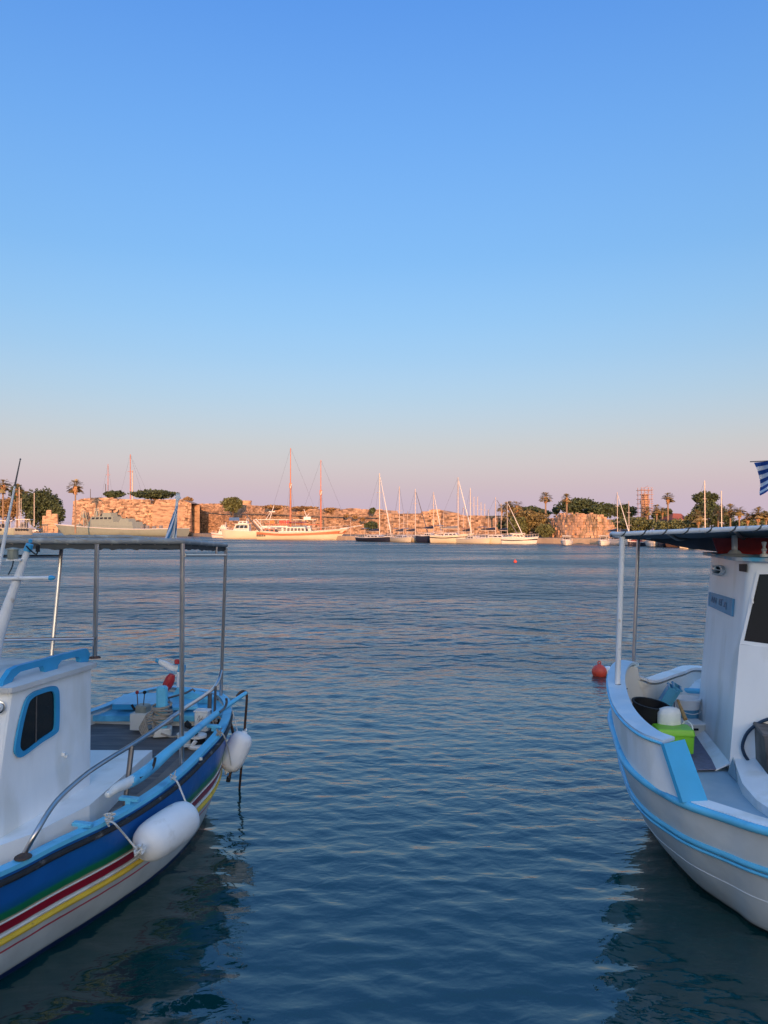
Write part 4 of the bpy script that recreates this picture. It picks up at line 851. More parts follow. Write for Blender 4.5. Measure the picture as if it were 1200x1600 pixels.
def strip(loop, width, th, closed=True, over=.012):
    """flat capping board round a loop: outer edge slightly proud, width inwards"""
    o = inward(loop, -over, closed=closed); i = inward(loop, width, closed=closed); b = MB(); dz = V(0, 0, th)
    rows = [o, [p + dz for p in o], [p + dz for p in i], i, o]; b.grid(rows, closed=closed)
    if not closed: n = len(o); b.f += [(0, n, 2 * n, 3 * n), (n - 1, 4 * n - 1, 3 * n - 1, 2 * n - 1)]
    return b
def onplane(P0, P1, P2):
    n = (P1 - P0).cross(P2 - P0).normalized()
    def f(u, v, off=0.):
        d = V(*ray(u, v)); o = V(0, 0, EYE); k = (P0 - o).dot(n) / d.dot(n); return o + d * k + n * off
    return f, n
def rounded(poly, k=3):
    return crom(poly, k, closed=True)
def fender(label, a, c, r, m='fender_white', group=None):
    t = thing('fender', label, 'fender', tuple((a + c) / 2), group); L_ = (c - a).length; ax = (c - a)
    prof = [(.0, 0), (r * .22, .0), (r * .25, L_ * .03), (r * .60, L_ * .055), (r * .84, L_ * .12), (r * .95, L_ * .20), (r, L_ * .32), (r * 1.01, L_ * .5), (r, L_ * .68), (r * .95, L_ * .80), (r * .84, L_ * .88), (r * .60, L_ * .945), (r * .25, L_ * .97), (r * .22, L_), (0, L_)]
    b = MB(); b.lathe(prof, a, ax, 28); b.build('body', m, t, angle=70)
    for e, s in ((a, -1), (c, 1)):
        b = MB(); d = ax.normalized(); q = d.to_track_quat('Z', 'Y').to_matrix(); b.tube([e + d * s * (r * .10) + q @ V(math.cos(k) * r * .13, 0, math.sin(k) * r * .13) for k in [i * PI / 5 for i in range(10)]], r * .05, 6, closed=True); b.build('eye', m, t)
    return t
def rope(label, pts, r=.007, m='rope_white', n=5, cat='rope', name='rope'):
    P = crom(pts, 6); b = MB(); b.tube(P, r, n); o = b.build(name, m); return tag(o, label, cat)
def knot(b, c, s=.03, k=7, seed=1):
    q = random.Random(seed); b.tube(crom([c + V(q.uniform(-s, s), q.uniform(-s, s), q.uniform(-s, s)) for _ in range(k)], 4), s * .18, 5)

# ---------------------------------------------------------------- LEFT BOAT
TL = PZ(335, 1083, .98); LF = frame(TL, 22)
SL = [LF(6.3, 0, 1.15), LF(5.4, .62, .95), LF(4.35, .93, .80), PZ(0, 1369, .72), PZ(90, 1324, .73), PZ(197, 1272, .75), PZ(274, 1220, .79), PZ(321, 1175, .84), PZ(350, 1141, .90), PZ(360, 1106, .96), PZ(344, 1087, .985),
      PZ(300, 1079, .99), PZ(254, 1076, .985), PZ(200, 1089, .96), PZ(145, 1112, .92), LF(2.0, -.95, .84), LF(3.2, -1.0, .78), LF(4.4, -.93, .82), LF(5.4, -.62, .97)]
WL = [LF(5.9, 0), LF(5.1, .42), LF(4.2, .70), LF(3.4, .74), LF(2.9, .76), LF(2.25, .77), LF(1.8, .74), LF(1.4, .66), LF(1.0, .52), LF(.62, .31), LF(.42, .08), LF(.43, -.18), LF(.55, -.38), LF(.8, -.53), LF(1.3, -.66), LF(2.1, -.74), LF(3.2, -.78), LF(4.3, -.70), LF(5.2, -.40)]
SL = crom(SL, 8, True); WL = crom(WL, 8, True)
boatL = thing('fishing_boat', 'blue fishing boat with green, crimson and yellow hull stripes on the left', 'fishing boat', tuple(LF(3.2, 0)))
W_ = (.62, .62, .59)
ml = ramp_mat('striped_hull_paint', [(0, (.012, .11, .38)), (.05, (.012, .13, .44)), (.20, (.010, .12, .41)), (.262, (.006, .11, .26)), (.288, (.01, .19, .07)), (.33, (.008, .15, .06)), (.335, (.45, .38, .25)), (.347, (.45, .38, .25)), (.352, (.34, .004, .02)), (.435, (.31, .004, .02)),
    (.44, W_), (.615, W_), (.62, (.50, .015, .05)), (.635, (.50, .015, .05)), (.64, W_), (.88, (.60, .61, .58)), (.915, (.50, .50, .44)), (.925, (.012, .03, .12)), (1, (.01, .02, .07))], .33)
ho, hr = hull('hull', SL, WL, ml, boatL)
b = strip(SL, .062, .028); b.build('gunwale_cap', 'sky_blue_paint', boatL, angle=40)
def band(rows, t, N=16):
    j = int(t * N); f = t * N - j; return [a * (1 - f) + c * f for a, c in zip(rows[j], rows[j + 1])]
b = MB(); b.tube(inward(band(hr, .045), -.008), .021, 8, closed=True); b.build('rubbing_strake', 'black_rubber', boatL)
b = MB(); b.tube(inward(band(hr, .505), -.004), .020, 8, closed=True); b.build('rubbing_strake', 'yellow_paint', boatL)
b = MB(); b.tube(inward(band(hr, .345), .001), .007, 6, closed=True); b.build('moulding', 'old_white', boatL)
b = MB(); b.tube(inward(band(hr, .455), -.001), .009, 6, closed=True); b.build('moulding', 'old_white', boatL)
inn = inward(SL, .062); n = len(inn)
b = MB(); b.grid([[p + V(0, 0, .026) for p in inn], [p - V(0, 0, .16) for p in inn]], closed=True); b.build('inner_planking', 'old_white', boatL)
inn2 = inward(SL, .05, -.10)
b = MB(); b.grid([[inn2[k] * (1 - f) + inn2[(n - k) % n] * f for f in (0, .5, 1)] for k in range(n // 2 + 1)]); b.build('deck', 'deck_brown', boatL, smooth=False)
# tan waterway boards along the near side
i0, i1 = 2 * 8 + 4, 7 * 8 + 2
seg = [p for p in inward(SL, .07, -.088)[i0:i1]]; seg2 = [p for p in inward(SL, .27, -.088)[i0:i1]]
for q in range(0, len(seg) - 2, 7):
    b = MB(); e = min(q + 7, len(seg) - 1); A = seg[q:e + 1]; C = seg2[q:e + 1]; b.grid([[p - V(0, 0, .01) for p in A], A, C, [p - V(0, 0, .01) for p in C]]); b.build('side_deck_board', 'deck_tan', boatL, smooth=False)
# low white trunk between cabin and side deck
x0 = -1.93; zt = .86
b = MB(); b.prism([V(-2.5, PZ(241, 1172, .84).y, .84), PZ(238, 1172, .85), PZ(140, 1258, .83), PZ(50, 1303, .81), PZ(-30, 1332, .81), V(-3.1, 4.2, .78)], (0, 0, -.19)); b.build('deck_trunk', 'white_paint', boatL, smooth=False)
# stern platform, hatch
lp = inward(SL, .05, -.022); pl = [lp[k] for k in range(8 * 8 + 1, 14 * 8 + 1)]
A, B_ = PZ(330, 1118, .93), PZ(143, 1118, .90)
poly = [p for p in pl if p.y > A.y - .02]; poly = [A] + poly + [B_]
b = MB(); b.prism(poly, (0, 0, -.035)); b.build('stern_platform', 'sky_blue_paint', boatL, smooth=False)
b = MB(); b.prism([A + V(-.02, .03, -.03), B_ + V(0, .03, -.03), B_ + V(0, .03, -.14), A + V(-.02, .03, -.14)], (0, .02, 0)); b.build('platform_riser', 'old_white', boatL, smooth=False)
b = MB(); b.prism([A + V(-.02, -.005, -.005), B_ + V(0, -.005, -.005), B_ + V(0, -.005, -.055), A + V(-.02, -.005, -.055)], (0, .02, 0)); b.build('platform_edge', 'sky_blue_paint', boatL, smooth=False)
hp = [PZ(176, 1105, .96), PZ(193, 1089, .96), PZ(257, 1086, .96), PZ(266, 1105, .96)]; b = MB(); b.prism(hp, (0, 0, .028)); h = b.build('hatch_cover', 'sky_blue_paint', boatL, smooth=False)
b = MB(); b.prism([hp[0] + V(0, -.012, -.02), hp[3] + V(0, -.012, -.02), hp[3] + V(0, -.012, .03), hp[0] + V(0, -.012, .03)], (0, .012, 0)); b.build('hatch_edge', 'frame_blue', h, smooth=False)
hp = [PZ(270, 1110, .96), PZ(263, 1090, .96), PZ(298, 1087, .96), PZ(310, 1108, .96)]; b = MB(); b.prism(hp, (0, 0, .026)); b.build('hatch_cover', 'sky_blue_paint', boatL, smooth=False)
b = MB(); q = [PZ(268, 1088, 1.0), PZ(277, 1074, 1.08), PZ(284, 1073, 1.08), PZ(337, 1086, 1.01), PZ(330, 1092, 1.0)]; b.prism(q, (0, 0, -.05)); b.build('stern_breasthook', 'sky_blue_paint', boatL, smooth=False)
# stern horn post
t_ = LF(.0, -.3); P0 = PY(281, 1078, 7.75)
def part(name, m, b, parent, **k): return b.build(name, m, parent, **k)
b = MB(); b.box((P0.x, P0.y, 1.10), (.055, .055, .28), bev=.008); post = part('stern_post', 'white_paint', b, boatL)
b = MB(); b.tube(crom([PY(246, 1032, 7.75), PY(258, 1038, 7.75), PY(270, 1044, 7.75), PY(284, 1045, 7.75)], 4), [.020, .024, .028, .031, .034, .036, .038, .038, .036, .036, .036, .036, .034], 10); part('horn_arm', 'white_paint', b, post, angle=60)
b = MB(); b.tube([PY(243.5, 1031, 7.75), PY(252, 1035, 7.75)], [.020, .026], 10); part('horn_tip', 'frame_blue', b, post)
b = MB(); b.tube([PY(279, 1044, 7.74), PY(289, 1045, 7.74)], .043, 10); part('horn_collar', 'sky_blue_paint', b, post)
b = MB(); b.lathe([(.026, 0), (.028, .03), (.02, .045), (0, .048)], PY(276.5, 1037, 7.75), n=12); part('post_cap', 'red_plastic', b, post)
b = MB(); b.tube([PY(258, 1092, 7.4), PY(290, 1083, 7.4), PY(301, 1077, 7.4), PY(305, 1080, 7.4)], .011, 6); part('tiller_yoke', 'dark_steel', b, boatL)
# cabin
C1 = PZ(145, 1040, 1.69); db = V(-.216, -.976, 0).normalized(); dl = V(db.y, -db.x, 0)      # towards the bow, towards the far side
if dl.x > 0: dl = -dl
zb_, ztop, wd = .60, 1.68, .98
ft, fb = .85, 1.06
cb = [C1 + V(0, 0, zb_ - C1.z), C1 + db * fb + V(0, 0, zb_ - C1.z), C1 + db * fb + dl * wd + V(0, 0, zb_ - C1.z), C1 + dl * wd + V(0, 0, zb_ - C1.z)]
ct = [V(C1.x, C1.y, ztop), C1 + db * ft + V(0, 0, ztop - C1.z), C1 + db * ft + dl * wd + V(0, 0, ztop - C1.z), C1 + dl * wd + V(0, 0, ztop - C1.z)]
def rbox(bot, top, r=.04, k=3):
    """box with rounded upright corners from 4 bottom and 4 top points"""
    b = MB(); rows = []
    for q in (bot, top):
        row = []
        for i in range(4):
            p, a, c = q[i], q[i - 1], q[(i + 1) % 4]; u, v = (a - p).normalized() * r, (c - p).normalized() * r
            for j in range(k + 1):
                s = j / k; row.append((p + u) * (1 - s) ** 2 + p * 2 * s * (1 - s) + (p + v) * s * s)
        rows.append(row)
    b.grid(rows, closed=True); n = len(rows[0]); b.f += [tuple(range(n)), tuple(range(n, 2 * n))]; return b
cabin = rbox(cb, ct, .035).build('cabin', 'white_paint', boatL, angle=30)
ov = [ct[0] - db * .03 - dl * .035, ct[1] + db * .05 - dl * .035, ct[2] + db * .05 + dl * .03, ct[3] - db * .03 + dl * .03]
b = rbox([p + V(0, 0, .0) for p in ov], [p + V(0, 0, .032) for p in ov], .05); b.build('roof', 'roof_white', cabin, angle=30)
cc = sum(ov, Vector()) / 4; b = rbox([cc + (p - cc) * .96 + V(0, 0, .032) for p in ov], [cc + (p - cc) * .8 + V(0, 0, .05) for p in ov], .08); b.build('roof_crown', 'roof_white', cabin, angle=50)
b = MB(); b.lathe([(.10, 0), (.10, .02), (.085, .03), (0, .035)], C1 + db * .62 + dl * .42 + V(0, 0, ztop - C1.z + .05), n=20); b.build('roof_hatch', 'white_paint', cabin)
wp, wn = onplane(cb[0], cb[1], ct[0])
sgn = 1 if wn.dot(V(0, 0, EYE) - cb[0]) > 0 else -1
op = [(47, 1083), (60, 1077), (80, 1071.5), (87.5, 1076), (89.5, 1092), (89, 1134), (84, 1146), (62, 1160), (32, 1182), (22.5, 1180), (20, 1168), (27, 1130), (37, 1095)]
cx, cy = sum(p[0] for p in op) / 13, sum(p[1] for p in op) / 13
fr = rounded([wp(u, v, sgn * .004) for u, v in op]); gl = rounded([wp(cx + (u - cx) * .79, cy + (v - cy) * .84, sgn * .004) for u, v in op])
up_ = wn * sgn * .016; b = MB(); b.grid([fr, [p + up_ for p in fr], [p + up_ for p in gl], gl], closed=True); fo = b.build('window_frame', 'frame_blue', cabin, angle=50)
b = MB(); b.prism(gl, wn * sgn * .004); b.build('pane', 'glass_dark', fo, smooth=False)
b = MB(); b.tube([wp(55, 1088, sgn * .009), wp(54, 1160, sgn * .009)], .006, 4); b.build('sliding_pane_edge', 'dark_steel', fo)
b = MB(); b.box(tuple(wp(98, 1178, sgn * .008)), (.02, .02, .022)); b.box(tuple(wp(102, 1181, sgn * .008)), (.02, .012, .018)); b.build('window_latch', 'white_paint', cabin)
# grab rail on the roof edge
e0 = ct[0] + dl * .05; zz = V(0, 0, .034)
def gp(s, h): return e0 + db * s + zz + V(0, 0, h)
b = MB(); prof = [(.02, .0), (.0, .05), (.035, .096), (.10, .098), (.76, .098), (.83, .085), (.89, .035), (.91, .0), (.83, .0), (.80, .035), (.745, .058), (.53, .058), (.51, .03), (.50, .0), (.38, .0), (.365, .035), (.33, .058), (.155, .058), (.12, .04), (.11, .0)]
b.prism([gp(s - .04, h * 1.05) for s, h in prof], dl * .038); b.build('grab_rail', 'frame_blue', cabin, smooth=False)
# chrome deck light on the front corner
lc = ct[1] + db * .055 + dl * .045 + V(0, 0, -.085); b = MB(); b.lathe([(.036, -.05), (.040, 0), (.038, .012), (.03, .014)], lc, V(.35, -1, .05), n=18); lo = b.build('deck_light', 'chrome', cabin)
b = MB(); b.lathe([(.031, .010), (.028, .020), (.015, .027), (0, .029)], lc, V(.35, -1, .05), n=18); b.build('lens', 'lens_glass', lo)
b = MB(); b.lathe([(.06, 0), (.06, .03), (.045, .035), (0, .035)], ct[1] + db * .09 + dl * .14 + V(0, 0, -.20), V(.2, -1, .05), n=18); b.build('horn_cover', 'plate_blue', cabin)

# steel canopy frame
CZ = 2.575
def post(u0, v0, Y0, u1, v1, r=.019, Y1=None, m='steel', name='canopy_post', parent=boatL, n=10):
    b = MB(); b.tube([PY(u0, v0, Y0), PY(u1, v1, Y1 or Y0)], r, n); return b.build(name, m, parent)
p1 = post(283.5, 1197, 5.92, 285, 849, .019)
p2 = post(345, 1092, 7.55, 353, 856, .0165, 7.5)
p3 = post(148, 1027, 5.55, 151.5, 850, .0175, 5.5)
p4 = post(80.5, 1024, 5.95, 96, 856, .016, 6.1)
b = MB(); b.lathe([(.045, 0), (.04, .008), (.022, .012)], PY(148, 1028, 5.55), n=14); b.build('post_foot', 'rusty_iron', boatL)
b = MB(); b.lathe([(.04, 0), (.035, .01), (.02, .02)], PY(345, 1093, 7.55), n=14); b.build('post_foot', 'dark_steel', boatL)
for (a, c, r, l) in (((288, 867.5, 5.92), (352.5, 867.5, 7.5), .014, ''), ((-30, 1001, 5.5), (147, 997.5, 5.5), .0125, ''), ((-30, 869.5, 6.1), (95, 869.5, 6.1), .0125, ''), ((338, 851, 7.1), (338, 868, 7.1), .012, ''), ((61, 850, 6.0), (59, 862, 6.0), .014, '')):
    b = MB(); b.tube([PY(*a), PY(*c)], r, 8); b.build('canopy_rail', 'steel', boatL)
Kc = [PY(353, 852, 7.5), PY(285, 846, 5.92), PY(151.5, 845.5, 5.5), V(-3.6, 5.95, CZ + .03), V(-4.1, 7.3, CZ + .04), V(-2.9, 8.3, CZ + .03)]
Kc = [V(p.x, p.y, p.z) for p in Kc]
edge = [];
for i in range(6):
    a, c = Kc[i], Kc[(i + 1) % 6]; edge += [a + (c - a) * (k / 24) for k in range(24)]
b = MB(); b.tube(edge, .023, 8, closed=True); b.build('canopy_frame', 'grey_pipe', boatL, angle=60)
kc = sum(Kc, Vector()) / 6
b = MB(); rows = []
for f in (1.0, .8, .55, .3, .08): rows.append([kc + (p - kc) * f + V(0, 0, -.018 - .045 * min(1, (1 - f) * 3) - .006 * math.sin(i * .8) * (1 - f)) for i, p in enumerate(edge)])
b.grid(rows, closed=True); b.f.append(tuple(range(4 * len(edge), 5 * len(edge))))
sk = [[p + V(0, 0, .012) for p in edge], [p - V(0, 0, .055 + .010 * abs(math.sin(i * .55)) + .006 * math.sin(i * 1.9)) + (kc - p) * .010 for i, p in enumerate(edge)]]
b.grid(sk, closed=True); b.build('canopy', 'canvas_grey', boatL, angle=40)
b = MB()
for i in range(0, len(edge), 4):
    a = edge[i]; c = edge[(i + 3) % len(edge)]; b.tube([a + V(0, 0, -.026), a * .6 + c * .4 + V(0, -.027, .004), c + V(0, 0, .026)], .0045, 5)
b.build('canopy_lacing', 'rope', boatL)

# curved steel handrail with stanchions
hrp = [PZ(36, 1338, .745), PY(58, 1298, 4.5), PY(88, 1252, 4.68), PY(130, 1213, 4.95), PY(168, 1187, 5.2), PY(209, 1162, 5.45), PY(254, 1132, 5.75), PY(287, 1108, 6.1), PY(315, 1090, 6.7), PY(332, 1077, 7.15), PY(341, 1064, 7.4), PY(346, 1048, 7.5)]
b = MB(); b.tube(crom(hrp, 5), .0165, 10); b.build('handrail', 'steel', boatL, angle=80)
for a, c, r in ((PY(206, 1166, 5.42), PY(195, 1262, 5.30), .019), (PY(328, 1083, 6.95), PY(327, 1127, 6.95), .02), (PY(337, 1072, 7.2), PY(335, 1120, 7.2), .012)):
    b = MB(); b.tube([a, c], r, 9); b.build('stanchion', 'dark_steel', boatL)
b = MB(); b.lathe([(.05, 0), (.048, .008), (.025, .02)], PZ(36, 1340, .75), n=12); b.build('handrail_foot', 'rusty_iron', boatL)
# mooring cleats on the cap
for (u, v, z, w) in ((202, 1251, .80, .15), (129, 1291, .77, .14), (335, 1137, .93, .14)):
    p = PZ(u, v, z); b = MB(); a = math.radians(-14); b.box(p + V(0, 0, .015), (w, .05, .022), rotz(a), bev=.008); b.box(p - V(0, 0, .012), (.04, .04, .03), rotz(a)); b.build('cleat', 'sky_blue_paint', boatL, angle=30)
b = MB(); p = PZ(309, 1178, .84); p = PZ(307, 1185, .83); b.box(p, (.10, .02, .02), rotz(-.2), bev=.004); b.build('cleat', 'old_white', boatL)
# mast with crossarm, lantern, antenna on the cabin roof
mb = PY(-14, 1040, 5.0); mt = PY(44, 858, 5.0)
b = MB(); b.tube([mb, PY(-2, 990, 5.0), PY(20, 925, 5.0), mt], [.046, .043, .031, .020], 14); mo = b.build('mast', 'white_pipe', boatL, angle=60)
b = MB(); b.tube([PY(43, 861, 5.0), PY(46.5, 850, 5.0)], [.028, .024], 12); b.lathe([(.012, 0), (.014, .02), (0, .026)], PY(47.5, 848, 5.0), n=10); b.build('mast_tip', 'frame_blue', mo)
b = MB(); b.tube([PY(-30, 904.5, 4.97), PY(78, 903, 4.97)], .0135, 10); b.build('crossarm', 'white_pipe', mo)
b = MB(); b.tube([PY(77, 903, 4.97), PY(81, 903, 4.97), PY(86, 902.5, 4.97)], [.017, .018, .008], 10); b.build('arm_tip', 'frame_blue', mo)
b = MB(); b.box(PY(24, 874.5, 4.98), (.10, .05, .010)); b.build('lantern_bracket', 'white_pipe', mo, smooth=False)
lp_ = PY(20, 873.5, 4.98); b = MB(); b.lathe([(.034, 0), (.036, .004), (.034, .06), (.042, .062), (.040, .072), (0, .078)], lp_, n=18); b.build('lantern', 'lamp_metal', mo)
b = MB(); b.tube(crom([PY(21, 876, 4.99), PY(19, 886, 4.99), PY(13, 898, 4.99)], 4), .004, 5); b.tube(crom([PY(41, 853, 4.97), PY(48, 860, 4.97), PY(57, 866, 4.97), PY(60, 855, 4.97)], 4), .005, 5); b.build('wiring', 'black_plastic', mo)
b = MB(); b.box(PY(59, 857, 4.97), (.02, .02, .045)); b.build('hook', 'black_plastic', mo)
ant = thing('antenna', 'tall white whip antenna leaning right above the left canopy', 'antenna', tuple(PY(0, 882, 5.2)))
b = MB(); b.tube([PY(-2, 890, 5.2), PY(13, 810, 5.2)], [.014, .012], 8); b.build('base_tube', 'white_pipe', ant)
b = MB(); b.tube([PY(13, 810, 5.2), PY(23, 760, 5.2)], [.0095, .007], 8); b.build('whip', 'white_pipe', ant)
b = MB(); b.tube([PY(23, 760, 5.2), PY(31.5, 719, 5.2)], [.006, .004], 6); b.lathe([(.0, -.008), (.008, 0), (0, .008)], PY(31.8, 717.5, 5.2), n=8); b.build('whip_tip', 'mast_dark', ant)

# tiller laid along the near side, with rudder irons
ta, tb = PY(166, 1243, 4.95), PY(384, 1086, 7.25)
def tl(f, off=V(0, 0, 0)): return ta + (tb - ta) * f + off
pts = [PY(190, 1229, 5.08), PY(210, 1218, 5.2), PY(235, 1200, 5.4), PY(262, 1176, 5.65), PY(300, 1145, 6.1), PY(342, 1112, 6.75), PY(384, 1083, 7.25)]
b = MB(); b.tube(crom(pts, 4), [.030 + .013 * math.sin(min(1, i / 7) * PI / 2) - .024 * max(0, (i - 9) / 15) for i in range(25)], 12); til = b.build('tiller', 'sky_blue_paint', boatL, angle=60)
b = MB(); b.tube(crom([PY(166, 1243, 4.95), PY(172, 1240, 4.98), PY(180, 1233, 5.02), PY(192, 1227, 5.09), PY(207, 1219.5, 5.18)], 4), [.014, .023, .024, .023, .024, .026, .028, .030, .031, .033, .035, .036, .036, .037, .037, .037, .037], 14); b.build('grip', 'bag_white', til, angle=70)
b = MB(); b.tube(crom([PY(217, 1216, 5.2), PY(236, 1203, 5.35), PY(241, 1192, 5.38), PY(242.5, 1184, 5.38)], 5), .011, 6); b.build('tiller_strap', 'black_rubber', til)
b = MB(); b.tube(crom([PY(343, 1113, 6.7), PY(351, 1106, 6.8), PY(354, 1098, 6.85), PY(353.5, 1091, 6.85)], 5), .012, 6); b.build('tiller_strap', 'dark_steel', til)
hk = thing('boarding_ladder_hook', 'rusty bent tube hooked over the stern of the left boat, dipping into water', 'metal tube', tuple(PZ(374, 1243, 0)))
b = MB(); b.tube(crom([PY(370, 1088, 7.35), PY(375, 1082, 7.38), PY(380, 1080, 7.40), PY(385, 1083, 7.42), PY(385.5, 1095, 7.43), PY(383, 1130, 7.48), PY(380, 1170, 7.52), PY(377, 1200, 7.56), PZ(373, 1246, -.12)], 4), .0125, 8); b.build('long_tube', 'rusty_iron', hk)
b = MB(); b.tube(crom([PY(359, 1126, 7.1), PY(363, 1140, 7.15), PY(365, 1152, 7.2), PY(364, 1175, 7.2), PY(362, 1200, 7.2), PY(356.5, 1221, 7.2)], 4), .014, 8); b.build('short_tube', 'rusty_iron', hk)
b = MB(); p = PY(357, 1218, 7.2); b.lathe([(.022, -.02), (.022, .03)], p, (.2, 0, 1), 10); b.build('tube_end', 'black_rubber', hk)

# fenders and their lines
fender('big white inflatable fender hanging low on the left boat side', PY(217, 1328, 5.05), PY(301, 1270, 5.55), .142, group=None)
fender('smaller scuffed white fender hanging at the left boat stern', PY(354, 1206, 6.95), PY(383, 1143, 7.05), .112)
rope('short white rope holding the rear end of the big fender', [PZ(268, 1216, .80), PZ(273, 1218, .83), PZ(277, 1222, .82), PY(284, 1238, 5.5), PY(290, 1253, 5.48)], .007)
rope('white rope tied to the front end of the big fender', [PZ(166, 1284, .78), PZ(174, 1284, .80), PZ(182, 1290, .79), PY(196, 1306, 4.9), PY(212, 1325, 4.92)], .007)
rope('thin rope from the stern gunwale to the small fender', [PZ(342, 1142, .93), PY(350, 1150, 6.5), PY(357, 1172, 6.72), PY(361, 1196, 6.80)], .006)
rope('second thin rope dropping from the stern tip to the small fender', [PZ(361, 1104, .99), PY(367, 1125, 7.1), PY(372, 1149, 7.0)], .005)
for lab, c, s, sd, m in (('frayed rope knot on the front end of the big fender', PY(219, 1329, 4.95), .035, 3, 'rope_white'), ('frayed rope knot on the gunwale above the big fender', PZ(171, 1280, .79), .035, 5, 'rope_white'), ('small rope knot on the gunwale behind the big fender', PZ(271, 1214, .83), .025, 8, 'rope_white'), ('rope knot on the gunwale beside the stern cleat', PZ(343, 1146, .92), .03, 11, 'rope')):
    b = MB(); knot(b, c, s, 9, sd); knot(b, c, s, 8, sd + 1); b.tube([c, c + V(.02, -.01, .05)], .004, 4); tag(b.build('rope_knot', m), lab, 'knot')

# deck gear
gb = PZ(214, 1141, .83); gt = thing('engine_control', 'white engine control box with two ball levers on the stern deck', 'engine control', tuple(gb))
b = MB(); b.box(gb + V(.02, .10, .07), (.17, .18, .15), rotz(-.15), bev=.006); b.build('box', 'old_white', gt, angle=30)
b = MB(); b.box(gb + V(.02, .11, .175), (.11, .12, .075), rotz(-.15), bev=.012); b.build('lever_housing', 'lamp_metal', gt, angle=30)
for dx, m in ((-.022, 'dark_red'), (.028, 'black_plastic')):
    q = gb + V(dx, .09, .19); b = MB(); b.tube([q, q + V(dx * .4, 0, .13)], .005, 6); o = b.build('lever', 'dark_steel', gt)
    b = MB(); b.lathe([(.017 * math.sin(a), -.017 * math.cos(a)) for a in [i * PI / 8 for i in range(9)]], q + V(dx * .4, 0, .14), n=14); b.build('knob', m, o)
b = MB(); q = gb + V(-.045, .07, .17); b.tube([q, q + V(-.03, 0, .05)], .012, 8); b.build('ignition_handle', 'black_plastic', gt)
bl = PY(253, 1132, 6.85); bl.z = .84
b = MB(); b.box(bl + V(0, 0, .21), (.10, .10, .40), rotz(.2), bev=.02); bo = b.build('bollard', 'sky_blue_paint', boatL, angle=30)
b = MB(); b.box(bl + V(.01, -.01, .0), (.16, .14, .07), rotz(.2), bev=.01); b.build('bollard_base', 'old_white', bo, angle=30)
P = []
for k in range(7 * 12):
    a = k / 12 * 2 * PI; rr = .080 + .014 * math.sin(k * .37); P.append(bl + V(math.cos(a) * rr, math.sin(a) * rr, .24 - k / 84 * .17 + .008 * math.sin(a * 1.3)))
b = MB(); b.tube(P, .0115, 7); q = random.Random(4)
for s in range(5): b.tube(crom([bl + V(-.07, -.05, .20 - s * .03), bl + V(-.13 - s * .012, -.07, .14 - s * .02), bl + V(-.10 - s * .01, -.09, .03 - s * .012), bl + V(-.05, -.09, -.01), bl + V(-.06, -.08, .10)], 5), .009, 6)
b.tube(crom([bl + V(.02, -.09, .0), bl + V(.12, -.12, -.02), bl + V(.22, -.10, -.015), bl + V(.33, -.14, -.02)], 5), .009, 6)
tag(b.build('rope_coil', 'rope'), 'worn mooring rope wound round the blue bollard', 'rope')
rg = thing('marker_float', 'faceted red plastic float resting on the stern hatch', 'float', tuple(PY(264, 1078, 7.55))); c = PY(264, 1065, 7.55)
b = MB(); b.lathe([(.0, -.085), (.04, -.08), (.052, -.03), (.050, .03), (.03, .08), (0, .085)], c, (.45, 0, 1), 9); b.build('body', 'red_plastic', rg, smooth=False)
b = MB(); b.lathe([(.018, 0), (.018, .03)], c + V(-.045, 0, -.085), (.45, 0, 1), 8); b.build('neck', 'rope_white', rg)
cn = PY(314, 1118, 6.75); cn.z = .86; ct_ = thing('canister', 'translucent white canister with dark script by the stern stanchion', 'canister', tuple(cn))
b = MB(); b.box(cn + V(0, .06, .085), (.125, .10, .17), rotz(-.1), bev=.012); b.build('body', 'bag_white', ct_, angle=30)
b = MB(); b.box(cn + V(0, .06, .178), (.135, .108, .014), rotz(-.1), bev=.004); b.tube(crom([cn + V(-.06, .0, .175), cn + V(-.02, -.01, .205), cn + V(.03, -.01, .21), cn + V(.06, 0, .178)], 4), .003, 5); b.build('lid', 'fender_white', ct_, angle=30)
b = MB(); f = cn + V(-.035, .0065, .10)
for S_ in ([(0, 0), (.012, .03), (.022, .04), (.018, 0), (.010, -.012), (.026, .004)], [(.030, .004), (.034, .022), (.032, 0), (.042, .02)], [(.046, .035), (.045, 0), (.055, .01)], [(.058, .018), (.058, 0), (.07, .02), (.075, .004)]): b.tube(crom([f + V(x, -.001 * x * 10, z) for x, z in S_], 4), .0016, 4)
b.build('script_marking', 'ink', ct_)
bk = PZ(309, 1170, .76); t = thing('paint_bucket', 'black and white bucket with a lid standing inside the near gunwale', 'bucket', tuple(bk))
b = MB(); b.lathe([(.058, 0), (.066, .10)], bk, n=20); b.build('body', 'black_plastic', t)
b = MB(); b.lathe([(.070, .10), (.078, .105), (.078, .125), (.05, .135), (0, .135)], bk, n=20); b.build('lid', 'fender_white', t)
b = MB(); q = [bk + V(math.cos(a) * .071, math.sin(a) * .071, .03) for a in [PI + .3 + i * .25 for i in range(9)]]; b.tube(q, .022, 7); b.tube([bk + V(-.03, -.066, .05), bk + V(.0, -.072, .09)], .018, 6); b.build('label_band', 'fender_white', t)
sp = PY(288, 1146, 6.55); sp.z = .80; t = thing('round_pot', 'low white pot with a flange between bollard and bucket', 'pot', tuple(sp))
b = MB(); b.lathe([(.085, 0), (.085, .012), (.06, .016), (.058, .09), (.066, .094), (.066, .10), (0, .102)], sp, n=20); b.build('body', 'old_white', t)
